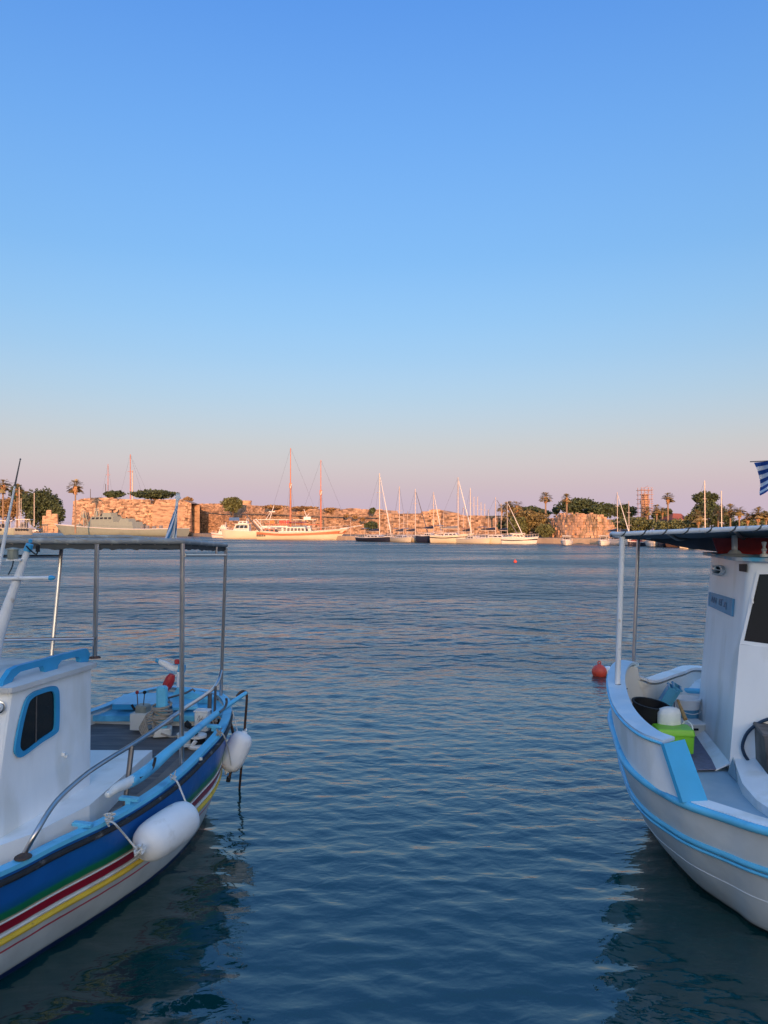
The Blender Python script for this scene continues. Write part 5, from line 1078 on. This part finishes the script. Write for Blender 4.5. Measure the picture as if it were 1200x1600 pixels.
t = thing('torch', 'black torch lying across the white pot', 'torch', tuple(sp + V(.06, -.03, .12))); b = MB(); b.tube([sp + V(.01, 0, .19), sp + V(.05, -.01, .165)], [.028, .026], 10); b.tube([sp + V(.05, -.01, .165), sp + V(.12, -.04, .10)], .017, 10); b.build('body', 'black_plastic', t)
t = thing('tangled_gear', 'brownish heap of rope and gear in the stern corner', 'gear', tuple(PY(327, 1135, 6.8))); b = MB(); c = PY(326, 1132, 6.85)
for s in range(9): knot(b, c + V(R.uniform(-.06, .07), R.uniform(-.05, .08), R.uniform(-.03, .03)), .055, 7, 20 + s)
b.build('rope_heap', 'rope', t); b = MB(); b.box(c + V(.02, .04, .0), (.10, .09, .08), rotz(.4), bev=.015); b.build('box', 'rusty_iron', t)

# flag on the left canopy
def flag_mat(name, horiz, n, off):
    m = bpy.data.materials.new(name); m.use_nodes = True; nt = m.node_tree; L = nt.links.new; b = nt.nodes['Principled BSDF']; b.inputs['Roughness'].default_value = .85
    uv = nt.nodes.new('ShaderNodeUVMap'); uv.uv_map = 'UVMap'; sp_ = nt.nodes.new('ShaderNodeSeparateXYZ'); L(uv.outputs[0], sp_.inputs[0])
    ma = nt.nodes.new('ShaderNodeMath'); ma.operation = 'MULTIPLY_ADD'; ma.inputs[1].default_value = n / 2; ma.inputs[2].default_value = off; L(sp_.outputs[1], ma.inputs[0])
    fr_ = nt.nodes.new('ShaderNodeMath'); fr_.operation = 'FRACT'; L(ma.outputs[0], fr_.inputs[0]); gt_ = nt.nodes.new('ShaderNodeMath'); gt_.operation = 'GREATER_THAN'; gt_.inputs[1].default_value = .5; L(fr_.outputs[0], gt_.inputs[0])
    mc = nt.nodes.new('ShaderNodeMix'); mc.data_type = 'RGBA'; L(gt_.outputs[0], mc.inputs[0]); mc.inputs[6].default_value = (.012, .07, .30, 1) if horiz else (.03, .17, .36, 1); mc.inputs[7].default_value = (.72, .74, .79, 1); L(mc.outputs[2], b.inputs['Base Color'])
    return m
ft_ = thing('flag', 'faded blue and white striped flag drooping on the left canopy', 'flag', tuple(PY(271, 845, 6.6)))
b = MB(); b.tube([PY(270, 847, 6.6), PY(277.5, 776, 6.6)], [.013, .013], 8); b.tube([PY(277.3, 782, 6.6), PY(278.4, 771, 6.6)], .018, 6); b.tube([PY(274, 777, 6.6), PY(282, 778, 6.6)], .012, 6); b.build('pole', 'white_pipe', ft_)
b = MB(); rows = []; uvs = []
for j in range(13):
    f = j / 12; row = []
    for i in range(11):
        g = i / 10; l = 276 - 18 * f ** .8; r_ = 277.5 - 1.5 * f; v = 790 + 51 * f; wv = math.sin(g * 9 + f * 2) * .05 * f
        row.append(PY(l + (r_ - l) * g, v, 6.58 + wv)); uvs.append((g, f * .5 + g * .75))
    rows.append(row)
b.grid(rows); b.uv = uvs; b.build('cloth', flag_mat('flag_cloth_faded', False, 6, 0.2), ft_, angle=180)

# ---------------------------------------------------------------- RIGHT BOAT
TR = PZ(968, 1037, 1.38); RF = frame(TR, -50)
SR = [RF(7.6, 0, 1.2), RF(6.5, -.8, 1.0), RF(5, -1.5, .85), RF(3.6, -1.8, .79), RF(2.4, -1.86, .775), PZ(1200, 1299, .775), PZ(1130, 1277, .775), PZ(1072, 1257, .785), PZ(1037, 1239, .80), PZ(1002, 1216, .835), PZ(976, 1187, .875), PZ(964, 1153, .935), PZ(956, 1116, 1.0),
      RF(.08, -.04, 1.07), RF(.12, .45, 1.05), RF(.3, .95, 1.0), RF(.7, 1.35, .95), RF(1.4, 1.6, .88), RF(2.4, 1.75, .82), RF(3.6, 1.78, .80), RF(5, 1.5, .85), RF(6.5, .8, 1.0)]
WR = [RF(7.1, 0), RF(6.1, -.55), RF(4.9, -1.2), RF(3.6, -1.6), RF(2.4, -1.66), RF(1.66, -1.57), RF(1.42, -1.42), RF(1.14, -1.22), RF(.95, -1.02), RF(.8, -.82), RF(.66, -.60), RF(.52, -.40), RF(.42, -.22), RF(.38, -.0), RF(.42, .25), RF(.56, .55), RF(.9, .95), RF(1.5, 1.3), RF(2.4, 1.5), RF(3.6, 1.6), RF(4.9, 1.2), RF(6.1, .55)]
SR = crom(SR, 7, True); WR = crom(WR, 7, True)
boatR = thing('fishing_boat', 'white fishing boat with sky-blue rails and tall wheelhouse on the right', 'fishing boat', tuple(RF(3.5, 0)))
mr_ = ramp_mat('white_hull_paint', [(0, (.66, .68, .68)), (.9, (.60, .60, .57)), (.955, (.42, .40, .35)), (.965, (.02, .02, .022)), (1, (.015, .015, .016))], .36)
ho, hr = hull('hull', SR, WR, mr_, boatR, belly=.60, zc=.40)
b = MB(); b.tube(inward(SR, -.008, .0), .029, 10, closed=True); b.build('rubbing_strake', 'sky_blue_paint', boatR, angle=60)
b = MB(); b.tube(inward(band(hr, .27), -.004), .021, 10, closed=True); b.build('rubbing_strake', 'sky_blue_paint', boatR, angle=60)
b = MB(); b.tube(inward(band(hr, .27), -.008, -.036), .012, 8, closed=True); b.build('moulding', 'sky_blue_paint', boatR, angle=60)
b = MB(); b.tube(inward(band(hr, .55), .0015), .0045, 5, closed=True); b.build('plank_seam', 'white_paint', boatR, angle=60)
low = [SR[(k) % len(SR)] for k in range(0, 7 * 7 + 5)]
b = strip(low, .14, .030, closed=False, over=-.012); b.build('gunwale_cap', 'white_paint', boatR, angle=40)
n = len(SR); dk = inward(SR, .05, 0)
for p in dk: p.z = .70 + .02 * ((p - dk[0]).length / 8)
b = MB(); b.grid([[dk[k] * (1 - f) + dk[(n - k) % n] * f for f in (0, .5, 1)] for k in range(n // 2 + 1)]); b.build('deck', 'deck_grey_blue', boatR, smooth=False)
# raised bulwark round the end
BO = [PZ(1037, 1162, 1.15), PZ(1002, 1148, 1.17), PZ(974, 1125, 1.20), PZ(957, 1097, 1.25), PZ(951.5, 1062, 1.32), PZ(961, 1040, 1.375), PZ(982, 1037, 1.365), PZ(1000, 1064, 1.19), PZ(1045, 1052, 1.155), PZ(1093, 1044, 1.13), RF(1.4, 1.66, 1.08), RF(2.4, 1.79, 1.02), RF(3.4, 1.8, .98)]
BB = [PZ(1067, 1255, .79), PZ(1018, 1229, .82), PZ(985, 1199, .86), PZ(964, 1153, .935), PZ(957, 1112, 1.0), RF(.08, -.08, 1.06), RF(.10, .18, 1.06), RF(.14, .45, 1.05), RF(.32, .95, 1.0), RF(.6, 1.25, .96), RF(1.4, 1.58, .88), RF(2.4, 1.73, .82), RF(3.4, 1.76, .80)]
BO = crom(BO, 6); BB = crom(BB, 6); BI = inward(BO, .125, closed=False); BJ = [V(p.x, p.y, .70) for p in inward(BB, .14, closed=False)]
# keep the inner face straight under the cap
b = MB(); b.grid([BB, [p - V(0, 0, .02) for p in BO]]); b.build('bulwark', 'white_paint', boatR, angle=60)
b = MB(); b.grid([[p - V(0, 0, .02) for p in BI], [p * .5 + q * .5 for p, q in zip(BI, BJ)], BJ]); b.build('bulwark_lining', 'old_white', boatR, angle=60)
kn = 6 * 6 + 4
b = strip(BO[:kn], .14, .026, closed=False, over=.012); b.build('bulwark_cap', 'pale_blue_paint', boatR, angle=40)
b = strip(BO[kn - 1:], .13, .026, closed=False, over=.012); b.build('bulwark_cap', 'white_paint', boatR, angle=40)
b = MB(); b.tube([p + V(0, 0, -.002) for p in inward(BO[:kn], -.013, closed=False)], .011, 8); b.build('cap_moulding', 'sky_blue_paint', boatR, angle=60)
e = [PZ(1037, 1162, 1.177), PZ(1070, 1155, 1.177), PZ(1106, 1251, .81), PZ(1067, 1254, .81)]
nn = (e[1] - e[0]).cross(e[3] - e[0]).normalized(); nn = nn if nn.dot(V(0, 0, EYE) - e[0]) < 0 else -nn
def eb(i, j, o): A_ = e[0] + (e[1] - e[0]) * i; B__ = e[3] + (e[2] - e[3]) * i; return A_ + (B__ - A_) * j + nn * o
b = MB(); b.grid([[eb(i / 6, j / 6, 0) for j in range(7)] for i in range(7)]); b.grid([[eb(i / 6, j / 6, .03) for j in range(7)] for i in range(7)])
rim = [(i / 6, 0) for i in range(6)] + [(1, j / 6) for j in range(6)] + [(1 - i / 6, 1) for i in range(6)] + [(0, 1 - j / 6) for j in range(6)]
b.grid([[eb(*q, 0) for q in rim], [eb(*q, .03) for q in rim]], closed=True); b.build('bulwark_end_board', mat('end_board_blue', (.05, .38, .66), .45, var=.06, scale=6), boatR, angle=50)
# wheelhouse
Nb = PZ(1141, 1206, .72); Fb = PY(1087, 1131, 7.45); Fb.z = .72; Ad = V(.766, -.643, 0)
Nt = PY(1168, 878, 6.15); Ft = PY(1110, 878, 7.5); Nt.z = Ft.z = 2.43
bot = [Nb, Nb + Ad * 2.5, Fb + Ad * 2.5, Fb]; top = [Nt, V(Nt.x, Nt.y, 2.43) + Ad * 2.35, V(Ft.x, Ft.y, 2.43) + Ad * 2.35, Ft]
wh = rbox(bot, top, .05).build('wheelhouse', 'white_paint', boatR, angle=30)
ce = sum(top, Vector()) / 4; ro = [p + (p - ce).normalized() * .10 for p in top]
b = rbox([V(p.x, p.y, 2.432) for p in ro], [V(p.x, p.y, 2.462) for p in ro], .05); b.build('roof', mat('worn_blue_edge', (.10, .42, .62), .6, var=.15, scale=9, col2=(.45, .47, .48), c2fac=.52, c2scale=5), wh, angle=30)
sp_f, sn = onplane(Nb, bot[1], Nt); sg = 1 if sn.dot(V(0, 0, EYE) - Nb) > 0 else -1
lf, ln = onplane(Nb, Fb, Nt); lg = 1 if ln.dot(V(0, 0, EYE) - Nb) > 0 else -1
# lower side stands a little proud below the window
q = [sp_f(1149, 1008, 0), sp_f(1142, 1202, 0)]; b = MB()
lo_ = [Nb + V(0, 0, .02) - Ad * .0, bot[1] + V(0, 0, .02), V(bot[1].x, bot[1].y, 0) + (top[1] - bot[1]) * .60 * 1.0 + V(0, 0, .72), Nb + (Nt - Nb) * .60]
b.prism([p + sn * sg * .002 for p in lo_], sn * sg * .035); b.build('side_coaming', 'white_paint', wh, smooth=False)
wq = [(1187, 897.5), (1270, 896), (1270, 1015), (1163, 1001)]; cx, cy = 1225, 950
of = [sp_f(cx + (u - cx) * 1.10, cy + (v - cy) * 1.10, sg * .002) for u, v in wq]; gi = [sp_f(u, v, sg * .002) for u, v in wq]; up_ = sn * sg * .014
b = MB(); b.grid([of, [p + up_ for p in of], [p + up_ for p in gi], gi], closed=True); wf = b.build('window_frame', 'white_paint', wh, smooth=False)
b = MB(); b.prism(gi, sn * sg * .004); b.build('pane', 'glass_dark', wf, smooth=False)
b = MB(); b.tube([sp_f(1176, 935, sg * .02), sp_f(1177, 943, sg * .02)], .010, 8); b.build('hinge', 'fender_white', wf)
b = MB(); b.prism([lf(1157.5, 881.5, lg * .003), lf(1168, 881.5, lg * .003), lf(1167.5, 894, lg * .003), lf(1157.5, 892.5, lg * .003)], ln * lg * .012); b.build('air_vent', 'black_plastic', wh, smooth=False)
# caged oval light
fr = [lf(1126 + 8.5 * math.cos(a), 891.5 + 8.5 * math.sin(a), lg * .004) for a in [i * PI / 9 for i in range(18)]]; c = lf(1126, 891.5, lg * .004)
b = MB(); b.grid([fr, [p + ln * lg * .03 for p in fr], [c + (p - c) * .8 + ln * lg * .034 for p in fr]], closed=True); bl_ = b.build('bulkhead_light', 'white_pipe', wh, angle=50)
b = MB(); b.grid([[c + (p - c) * f + ln * lg * h for p in fr] for f, h in ((.8, .02), (.6, .045), (.3, .055), (.02, .058))], closed=True); b.build('glass_globe', 'glass_dark', bl_, angle=80)
b = MB()
for k in (-.45, 0, .45): b.tube(crom([c + (fr[9] - c) * .8 + V(0, 0, k * .085) + ln * lg * .03, c + V(0, 0, k * .085) + ln * lg * .07, c + (fr[0] - c) * .8 + V(0, 0, k * .085) + ln * lg * .03], 4), .0045, 5)
b.build('cage', 'white_pipe', bl_)
# name board
pq = [(1110.5, 925), (1148.5, 936), (1146.5, 963.5), (1109.5, 946.5)]; PQ = [lf(u, v, lg * .002) for u, v in pq]
b = MB(); b.prism(PQ, ln * lg * .014); nb = b.build('name_board', 'plate_blue', wh, smooth=False)
b = MB(); ci = sum(PQ, Vector()) / 4; Q2 = [p + ln * lg * .014 for p in PQ]; b.grid([Q2, [ci + ln * lg * .018 + (p - ci) * 1.0 for p in PQ], [ci + ln * lg * .018 + (p - ci) * .90 for p in PQ], [ci + ln * lg * .0145 + (p - ci) * .88 for p in PQ]], closed=True); b.build('board_rim', 'plate_blue', nb, smooth=False)
cu = bpy.data.curves.new('lettering', 'FONT'); cu.body = 'AN  EΓ.\u03b7'; cu.size = 1; cu.extrude = .01
to = bpy.data.objects.new('lettering', cu); COL.objects.link(to); dg_ = bpy.context.evaluated_depsgraph_get(); me = bpy.data.meshes.new_from_object(to.evaluated_get(dg_)); bpy.data.objects.remove(to)
xs = [v.co.x for v in me.vertices]; ys = [v.co.y for v in me.vertices]; x0_, x1_, y0_, y1_ = min(xs), max(xs), min(ys), max(ys)
def bil(a, c_):
    A_ = PQ[0] + (PQ[1] - PQ[0]) * a; B__ = PQ[3] + (PQ[2] - PQ[3]) * a; return A_ + (B__ - A_) * (1 - c_)
for v in me.vertices: v.co = bil(.12 + .66 * (v.co.x - x0_) / (x1_ - x0_), .24 + .54 * (v.co.y - y0_) / (y1_ - y0_)) + ln * lg * (.0165 if v.co.z < 0 else .019)
lo = bpy.data.objects.new('lettering', me); me.materials.clear(); me.materials.append(M['letter_blue']); COL.objects.link(lo); lo.parent = nb
# base strip, mat, curb
b = MB(); k0, k1 = Fb + V(-.10, -.04, 0), Nb + V(-.11, .02, 0); b.prism([V(k0.x, k0.y, .72), V(k1.x, k1.y, .72), V(Nb.x, Nb.y, .78), V(Fb.x, Fb.y, .78)], V(0, 0, .012)); b.build('base_strip', 'white_paint', wh, smooth=False)
b = MB(); b.prism([PZ(1078, 1140, .735), PZ(1088, 1137, .735), PZ(1119, 1203, .735), PZ(1072, 1204, .735)], (0, 0, .008)); tag(b.build('deck_mat', 'mat_purple', None), 'purple-grey rubber mat lying beside the white wheelhouse', 'mat')
b = MB(); cbq = [PZ(1146, 1184, .84), PZ(1160, 1224, .80), PZ(1182, 1250, .78), PZ(1235, 1285, .78), PZ(1260, 1240, .86), PZ(1180, 1180, .88)]
b.prism(cbq, (0, 0, -.12)); b.build('side_step', 'white_paint', boatR, smooth=False)
b = MB(); b.prism([PZ(1137, 1207, .725), PZ(1152, 1222, .725), PZ(1145, 1184, .86)], (.01, .01, 0)); b.build('corner_flashing', 'deck_grey_blue', boatR, smooth=False)
# brown box with hose
t = thing('engine_box', 'weathered brown metal box against the wheelhouse side', 'box', tuple(PZ(1196, 1226, .76)))
a0 = V(2.865, 5.62, 0); a1 = a0 + V(.10, .34, 0); a2 = a0 + Ad * .42; a3 = a1 + Ad * .42
b = rbox([V(p.x, p.y, z) for p, z in ((a0 + V(.03, -.01, 0), .77), (a2, .77), (a3, .83), (a1, .84))], [V(p.x, p.y, 1.135) for p in (a0, a2, a3, a1)], .012, 2); b.build('body', 'brown_metal', t, angle=30)
ce = (a0 + a3) / 2; b = rbox([V(p.x, p.y, 1.137) for p in [ce + (p - ce) * 1.06 for p in (a0, a2, a3, a1)]], [V(p.x, p.y, 1.155) for p in [ce + (p - ce) * 1.03 for p in (a0, a2, a3, a1)]], .015, 2); b.build('lid', 'brown_metal', t, angle=30)
rope('thick dark blue hose looping behind the brown metal box', [sp_f(1212, 1120, sg * .05), sp_f(1190, 1128, sg * .06), sp_f(1172, 1143, sg * .07), sp_f(1164.5, 1162, sg * .08), sp_f(1167, 1176, sg * .08), sp_f(1173, 1188, sg * .06)], .013, 'hose_blue', 8, 'hose', 'hose')
# roof post, roof gear
b = MB(); p = PY(1148, 868, 6.5); p.z = 2.462; b.tube([p, V(p.x - .0, p.y, 2.655)], .024, 12); b.build('roof_post', 'white_pipe', boatR)
b = MB(); b.lathe([(.17, 0), (.13, .012), (.06, .02), (.035, .05)], p, n=16); b.build('post_base', 'worn_blue_edge' if 'worn_blue_edge' in M else 'sky_blue_paint', boatR)
p = PY(1194, 868, 6.3); p.z = 2.462; b = MB(); b.lathe([(.035, 0), (.03, .02), (.012, .03), (.022, .06), (.010, .08), (.02, .12), (.018, .125), (.0, .13)], p, n=14); b.build('navigation_light', 'fender_white', boatR)
t = thing('life_raft_cover', 'dark red cover lashed on the wheelhouse roof under the canopy', 'cover', tuple(PY(1150, 870, 7.0)))
q0, q1 = PY(1121, 874, 7.0), PY(1240, 874, 6.6); q0.z = q1.z = 2.464; dv = V(.25, .55, 0)
b = rbox([q0, q1, q1 + dv, q0 + dv], [q0 + V(-.05, 0, .145), q1 + V(0, 0, .155), q1 + dv + V(0, 0, .13), q0 + dv + V(-.05, 0, .13)], .03, 3); b.build('cover', 'dark_red', t, angle=30)
b = MB(); b.tube(crom([q0 + V(.03, -.02, .02), q0 + V(.10, -.02, .09), q0 + V(.18, -.03, .12), q0 + V(.35, -.08, .11), q1 + V(-.1, -.02, .14)], 5), .006, 6); b.tube(crom([q0 + V(.0, -.01, .10), q0 + V(.12, -.03, .08), q0 + V(.22, -.05, .12)], 5), .005, 5); b.build('lashing', 'rope', t)
# canopy
ca, cb2, cc_, cd = PY(964, 834.5, 6.62), PY(1300, 820, 5.35), PY(987, 839.5, 7.75), PY(1300, 838, 7.5)
def cp(a, g):
    A_ = ca + (cb2 - ca) * a; B__ = cc_ + (cd - cc_) * a; return A_ + (B__ - A_) * g + V(0, 0, -.03 * math.sin(g * PI) - .004 * math.sin(a * 40))
b = MB(); b.grid([[cp(i / 30, j / 10) for j in range(11)] for i in range(31)]); b.grid([[cp(i / 30, j / 10) + V(0, 0, .012) for j in range(11)] for i in range(31)]); b.build('canopy', 'canvas_blue_grey', boatR, angle=50)
fl0, fl1 = PY(986, 841, 7.76), PY(1116, 862, 7.64); fl2 = fl1 + (fl1 - fl0) * 1.3
b = MB(); b.grid([[cc_ + (cd - cc_) * (i / 20) * .9 + V(0, .01, 0) for i in range(21)], [(cc_ + (cd - cc_) * (i / 20) * .9) * .5 + (fl0 + (fl2 - fl0) * (i / 20)) * .5 + V(0, .02 * math.sin(i * .9), 0) for i in range(21)], [fl0 + (fl2 - fl0) * (i / 20) + V(0, .02 * math.sin(i * 1.3), .006 * math.sin(i * .8)) for i in range(21)]]); b.build('canopy_side_flap', 'canvas_blue_grey', boatR, angle=60)
fe = crom([cc_ + V(.2, .0, 0), cc_, PY(970, 838.5, 7.2), PY(957, 836, 6.85), PY(957, 834, 6.7), ca], 5) + [ca + (cb2 - ca) * (k / 10) for k in range(1, 11)]
b = MB(); b.tube(fe, .021, 10); b.build('canopy_frame', 'white_pipe', boatR, angle=60)
b = MB(); b.tube([cc_ + (cd - cc_) * (k / 10) for k in range(11)], .014, 8); b.build('canopy_frame', 'dark_steel', boatR)
for a in (.28, .6):
    b = MB(); b.tube([cp(a, j / 8) - V(0, 0, .02) for j in range(9)], .013, 7); b.build('canopy_bow', 'dark_steel', boatR)
b = MB()
for k in range(9):
    a = k / 9 * 1.0 + .02; p = ca + (cb2 - ca) * a; d = (cb2 - ca).normalized(); b.tube(crom([p + V(0, .01, -.026), p + d * .03 + V(0, -.026, 0), p + d * .06 + V(0, 0, .026)], 3), .0085, 5)
for k in range(5):
    p = fe[4 + k * 4 if 4 + k * 4 < 25 else 24]; b.tube([p + V(-.02, -.024, -.02), p + V(.01, -.02, .024), p + V(.02, .02, .0)], .010, 5)
b.build('canopy_lacing', 'canvas_grey', boatR)
b = MB(); b.tube([PY(964.5, 1074, 6.6), PY(972.5, 834, 6.6)], .0245, 12); b.build('canopy_post', 'white_pipe', boatR)
b = MB(); b.tube([PY(989.5, 1052, 7.55), PY(997.5, 842, 7.6)], .018, 10); b.build('canopy_post', 'steel', boatR)
P = [];  c = PY(965, 1075, 6.6)
for k in range(40): a = k / 8 * 2 * PI; P.append(c + V(math.cos(a) * .032, math.sin(a) * .032, -.02 + k / 40 * .055))
b = MB(); b.tube(P, .006, 5); b.tube(crom([c + V(-.09, 0, -.02), c + V(-.03, -.03, .0), c + V(.04, -.03, -.02), c + V(.09, .02, -.01)], 4), .007, 5); b.tube(crom([c + V(.03, -.03, .0), c + V(.07, -.03, -.025), c + V(.02, -.03, -.03)], 4), .008, 5); tag(b.build('rope_lashing', 'rope_black'), 'black rope lashing at the foot of the white canopy post', 'rope')
b = MB(); b.tube([p + V(0, 0, .006) for p in P[4:30]], .004, 5); tag(b.build('rope_lashing', 'rope_white'), 'white cord wound over the black lashing on the canopy post', 'rope')

# things piled in the bow well
def tub(label, c, r, h, m, tilt=(0, 0, 1), wall=.012, group=None, rim=True, name='tub', cat='tub', top=1.15):
    t = thing(name, label, cat, tuple(c), group); b = MB(); b.lathe([(r * .0, 0), (r, 0), (r * top, h), (r * top + .01, h), (r * top + .01, h + .012), (r * top - wall, h + .012), (r * top - wall, h), (r - wall, .02), (0, .02)], c, tilt, 26); b.build('body', m, t, angle=40)
    return t
c = PY(1008, 1128, 6.7); c.z = .80
tub('large black rubber tub open at the top in the right boat', c, .135, .33, 'black_plastic', (.12, -.10, 1))
c2 = PY(1016, 1095, 7.5); c2.z = .80
tub('shallow black basin with a grey inside behind the black tub', c2, .19, .22, 'black_plastic', (-.05, -.12, 1), top=1.1)
b = MB(); b.lathe([(.0, .12), (.19, .12), (.195, .125)], c2, (-.05, -.12, 1), 24); tag(b.build('folded_net', 'canvas_grey'), 'grey folded net lying inside the black basin', 'net')
for k, lab in ((0, 'outer light blue plastic crate tilted against the black tub'), (1, 'inner light blue plastic crate nested in the tilted one')):
    p = PY(1041 + k * 7, 1090 - k * 2, 6.95 + k * .05); q = Matrix.Rotation(.55, 3, 'Y') @ Matrix.Rotation(-.3, 3, 'Z') @ Matrix.Rotation(.15, 3, 'X'); t = thing('crate', lab, 'crate', tuple(p), 'blue plastic crates')
    b = MB(); w, d, h, th = .07, .22, .22, .008
    for cc3, sz in (((-w / 2, 0, 0), (th, d, h)), ((w / 2, 0, 0), (th, d, h)), ((0, -d / 2, 0), (w, th, h)), ((0, d / 2, 0), (w, th, h)), ((0, 0, -h / 2), (w, d, th))): b.box(p + q @ V(*cc3), sz, q)
    b.build('body', 'blue_plastic', t, smooth=False)
    b = MB()
    for yy in (-d / 2, d / 2): b.box(p + q @ V(0, yy, h / 2), (w + .03, .014, .016), q)
    for xx in (-w / 2, w / 2): b.box(p + q @ V(xx, 0, h / 2), (.014, d + .03, .016), q)
    b.build('rim', 'blue_plastic', t, smooth=False)
p = PY(1073, 1106, 7.35); p.z = .82; t = thing('bucket', 'white bucket with a pale blue lower half beside the wheelhouse', 'bucket', tuple(p))
b = MB(); b.lathe([(.0, 0), (.105, 0), (.115, .11)], p, n=24); b.build('lower_half', 'plate_blue', t)
b = MB(); b.lathe([(.116, .111), (.124, .19), (.132, .192), (.132, .21), (.12, .212), (.11, .12)], p, n=24); b.build('upper_half', 'fender_white', t)
b = MB(); b.tube(crom([p + V(-.12, -.02, .19), p + V(-.125, -.08, .12), p + V(0, -.14, .08), p + V(.12, -.08, .11), p + V(.12, -.02, .19)], 5), .004, 5); b.build('handle', 'fender_white', t)
p = PY(1083, 1122, 7.1); p.z = .74; t = thing('storage_box', 'low white box under the bucket by the wheelhouse corner', 'box', tuple(p))
b = MB(); b.box(p + V(0, .05, .05), (.20, .2, .10), bev=.008); b.build('body', 'old_white', t, angle=30); b = MB(); b.box(p + V(0, -.057, .06), (.05, .012, .018)); b.build('latch', 'black_plastic', t); b = MB(); b.box(p + V(0, .05, .105), (.215, .215, .012)); b.build('lid', 'white_paint', t, smooth=False)
p = PY(1058, 1160, 6.3); p.z = .80; t = thing('cool_box', 'bright green cool box standing beside the blue end board', 'cool box', tuple(p)); q = rotz(-.12)
b = MB(); b.box(p + V(0, .09, .075), (.29, .19, .15), q, taper=1.05, bev=.012); b.build('body', 'green_plastic', t, angle=30)
b = MB(); b.box(p + V(0, .09, .175), (.315, .215, .05), q, taper=.97, bev=.012); b.build('lid', 'green_plastic', t, angle=30)
b = MB(); z_ = .235; b.tube(crom([p + V(.155, .06, .13), p + V(.162, .08, .21), p + V(.15, .16, .23), p + V(.12, .19, .2)], 4), .007, 6); b.build('handle', 'bag_white', t)
p = PY(1046, 1127, 6.5); t = thing('plastic_bag', 'rumpled white plastic sack behind the green cool box', 'sack', tuple(p + V(0, 0, -.1)))
b = MB(); prof = [(0, -.16), (.09, -.15), (.10, -.05), (.098, .03), (.085, .065), (.045, .082), (0, .085)]; rows = []
for r_, h in prof: rows.append([p + V(math.cos(a) * r_ * (1 + .06 * math.sin(a * 5 + h * 20)), math.sin(a) * r_ * .7 * (1 + .06 * math.cos(a * 4)), h + .04) for a in [i * PI / 12 for i in range(24)]])
b.grid(rows, closed=True); b.build('sack', 'bag_white', t, angle=80)
p = PY(1017, 1140, 6.35); p.z = .86; t = thing('green_basket', 'dull green soft basket between black tub and cool box', 'basket', tuple(p))
b = MB(); b.lathe([(0, -.1), (.09, -.1), (.105, .055), (.11, .06), (.10, .066), (.088, .05), (0, .045)], p, (.05, -.05, 1), 18); b.build('body', 'green_dull', t, angle=50)
b = MB(); b.tube(crom([p + V(-.1, 0, .05), p + V(-.04, -.05, .085), p + V(.05, -.05, .085), p + V(.1, 0, .055)], 4), .006, 6); b.build('handle', 'green_dull', t)
b = MB(); b.tube([PY(1059, 1094, 6.9), PY(1071, 1124, 6.7)], [.012, .02], 8); tag(b.build('wooden_handle', 'wood'), 'varnished wooden tool handle leaning behind the white sack', 'tool')
# flag at the right edge
ft_ = thing('flag', 'blue and white striped flag blowing in at the right edge', 'flag', tuple(PY(1228, 822, 5.6)))
b = MB(); b.tube([PY(1232, 826, 5.6), PY(1222, 700, 5.6)], .012, 8); b.build('pole', 'white_pipe', ft_)
b = MB(); rows = []; uvs = []
lefts = [(1178, 723), (1182.5, 733), (1185.5, 743), (1187.5, 753), (1187.5, 762), (1186.5, 770), (1187.5, 774.5)]
lf2 = crom([V(a, c, 0) for a, c in lefts], 3)
for j, l in enumerate(lf2):
    f = j / (len(lf2) - 1); ru, rv = 1223.5 - .0 * f, 718 + 30 * f; row = []
    for i in range(15):
        g = i / 14; row.append(PY(l.x + (ru - l.x) * g, l.y + (rv - l.y) * g + 2.0 * math.sin(g * 5) * f, 5.6 + .06 * math.sin(g * 8 + f * 2))); uvs.append((g, f))
    rows.append(row)
b.grid(rows); b.uv = uvs; b.build('cloth', flag_mat('flag_cloth_bright', True, 9, .0), ft_, angle=180)
b = MB(); b.tube([PY(1172, 721.5, 5.6), PY(1223, 719, 5.6)], .004, 5); b.build('halyard', 'mast_dark', ft_)
# mooring lines of both boats to the quay behind the viewer
rope('mooring line from the left boat bow down to the quay', [LF(6.2, .05, 1.18), LF(6.9, .0, 1.0), V(-4.3, .7, 1.02)], .011, 'rope')
rope('mooring line from the right boat far end to the quay', [RF(7.5, -.1, 1.25), V(7.8, 1.4, 1.1), V(7.4, .7, 1.02)], .011, 'rope')
